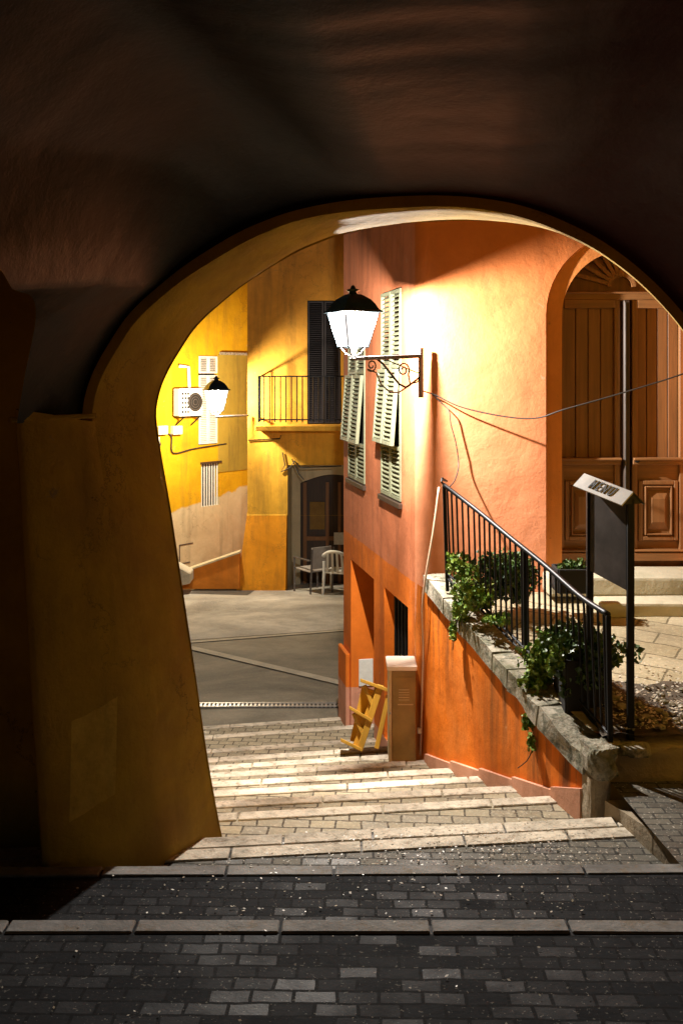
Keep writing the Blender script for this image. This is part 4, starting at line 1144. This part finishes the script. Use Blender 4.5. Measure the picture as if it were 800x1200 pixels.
plant('ivy_plant','dark green ivy hanging over the coping at the middle of the railing','plant',Cc(640,780,5.75),
  [(Cc(640,752,5.85),(.05,.07,.08),320),(Cc(632,790,5.75),(.05,.06,.08),380),(Cc(624,830,5.66),(.03,.04,.08),240),(Cc(622,868,5.6),(.012,.02,.05),60),(Cc(636,765,5.75),(.07,.06,.09),260),(Cc(660,750,5.8),(.06,.08,.06),240),(Cc(618,800,5.7),(.03,.03,.04),90),(Cc(652,775,5.5),(.03,.05,.08),140)],
  M['leaf'],12,.021,[[Cc(632,800,5.72),Cc(624,845,5.66),Cc(626,868,5.62),Cc(618,890,5.58),Cc(606,900,5.62)]])
plant('bushy_plant','rounded dark bush behind the far part of the railing against the salmon wall','plant',Cc(590,700,7.0),
  [(Cc(592,668,6.95),(.13,.10,.11),1500),(Cc(575,690,6.85),(.10,.08,.07),500),(Cc(606,690,6.95),(.07,.07,.06),350)],M['leafdark'],13,.026,[[Cc(592,705,7.0),Cc(592,690,7.0),Cc(585,668,7.0)]])
# planters with greenery
def planter(label,px,py0,py1,Y,w,dp,seed,bl,mat=M['leafdark']):
    b=Cc(px,py1,Y); r=empty('planter',b,label,'planter'); H=Cc(px,py0,Y).z-b.z
    m=MB(); 
    for a,c_ in (((-w/2,-dp/2),(w/2,-dp/2)),((w/2,-dp/2),(w/2,dp/2)),((w/2,dp/2),(-w/2,dp/2)),((-w/2,dp/2),(-w/2,-dp/2))):
        A_=b+V(a[0],a[1],0);B_=b+V(c_[0],c_[1],0); m.bar(A_+V(0,0,H/2),B_+V(0,0,H/2),.018,H)
    m.build('trough',M['terracotta'],r,bevel=.003)
    m=MB(); m.box(b+V(0,0,H*.85),(w-.02,dp-.02,.01)); m.build('soil',M['earth'],r)
    return r
planter('large dark square planter behind the near railing bars, holding a dense bush',680,765,838,5.60,.22,.30,1,None)
plant('bushy_plant','dense dark bush growing in the large square planter behind the railing','plant',Cc(680,745,5.65),
  [(Cc(676,750,5.62),(.13,.14,.06),900),(Cc(668,790,5.5),(.06,.04,.10),350),(Cc(705,775,5.4),(.05,.06,.10),200),(Cc(690,790,5.45),(.05,.05,.11),260)],M['leafdark'],15,.026)
planter('small dark trough with pale rim on the terrace by the door step',668,664,692,6.9,.20,.2,2,None)
plant('bushy_plant','small leafy plant in the trough beside the door step','plant',Cc(668,665,6.9),
  [(Cc(668,664,6.9),(.08,.07,.04),260)],M['leafdark'],16,.022)
# leaf litter on the stairs
mb=MB(); rg=random.Random(21)
def stair_z(X,Y):
    for i in range(len(noz)):
        if Y<nz(i,X): return CZ-noz[i][1]
    return gz(Y)
for k in range(2100):
    m_=rg.random()
    if m_<.66: X=rg.gauss(.65,.5); Y=rg.uniform(4.1,5.0)
    elif m_<.75: X=rg.gauss(.9,.2); Y=rg.uniform(4.6,6.6)
    elif m_<.96: X=rg.uniform(-.9,.9); Y=rg.uniform(3.4,4.7)
    else: X=rg.gauss(.1,.6); Y=rg.uniform(2.4,4.0)
    p=V(X,Y,0)
    # stay on the stair side of the wall
    t=(7.22-Y)/(7.22-5.10)
    if 0<t<1 and X>wp(t).x-.02: continue
    if Y>4.9 and X>1.15: continue
    if X>1.25 and 3.6<Y<4.95: continue
    if X<-.62 and Y<5 and Y>4.1: continue
    z=stair_z(X,Y)+.006
    s=rg.uniform(.0025,.008); a=rg.uniform(0,PI); d1_=V(math.cos(a),math.sin(a),rg.uniform(-.3,.3))*s; d2_=V(-math.sin(a),math.cos(a),rg.uniform(-.3,.3))*s*.6
    q=V(X,Y,z+.003); mb.face([q-d1_,q-d2_,q+d1_,q+d2_])
for k in range(1300):
    X=1.35+abs(rg.gauss(.25,.45)); Y=5.15+abs(rg.gauss(.15,.35)); 
    s=rg.uniform(.005,.013); a=rg.uniform(0,PI); d1_=V(math.cos(a),math.sin(a),rg.uniform(-.4,.4))*s; d2_=V(-math.sin(a),math.cos(a),rg.uniform(-.4,.4))*s*.6
    q=V(X,Y,tz(Y)+.045+.02*noise.noise(V(X*9,Y*9,0))); mb.face([q-d1_,q-d2_,q+d1_,q+d2_])
tag(mb.build('leaf_litter',M['litter'],normals=False),'dry petals and leaf litter scattered over stairs and terrace edge',None,None,'stuff')

# ------------------------------------------------------------------ light, sky, camera
sc=bpy.context.scene
w=bpy.data.worlds.new('World'); sc.world=w; w.use_nodes=True
nt=w.node_tree; bg=nt.nodes['Background']; sky=nt.nodes.new('ShaderNodeTexSky'); sky.sky_type='NISHITA'; sky.sun_disc=False
sky.sun_elevation=R(2); sky.sun_rotation=R(200)
nt.links.new(sky.outputs[0],bg.inputs[0]); bg.inputs[1].default_value=.02
cam=bpy.data.cameras.new('camera'); co=bpy.data.objects.new('camera',cam); col.objects.link(co)
co.location=(0,0,CZ); co.rotation_euler=(R(90),0,0); cam.sensor_fit='VERTICAL'; cam.sensor_height=36; cam.sensor_width=24; cam.lens=36
cam.shift_y=-160/1200; cam.clip_start=.05; cam.clip_end=500
sc.camera=co
sc.render.engine='CYCLES'
sc.view_settings.view_transform='Standard'; sc.view_settings.look='None'; sc.view_settings.exposure=0
cy=sc.cycles; cy.use_denoising=True
try: cy.denoiser='OPENIMAGEDENOISE'
except Exception: pass
cy.max_bounces=10; cy.diffuse_bounces=6; cy.sample_clamp_indirect=6; cy.sample_clamp_direct=0; cy.caustics_reflective=False; cy.caustics_refractive=False
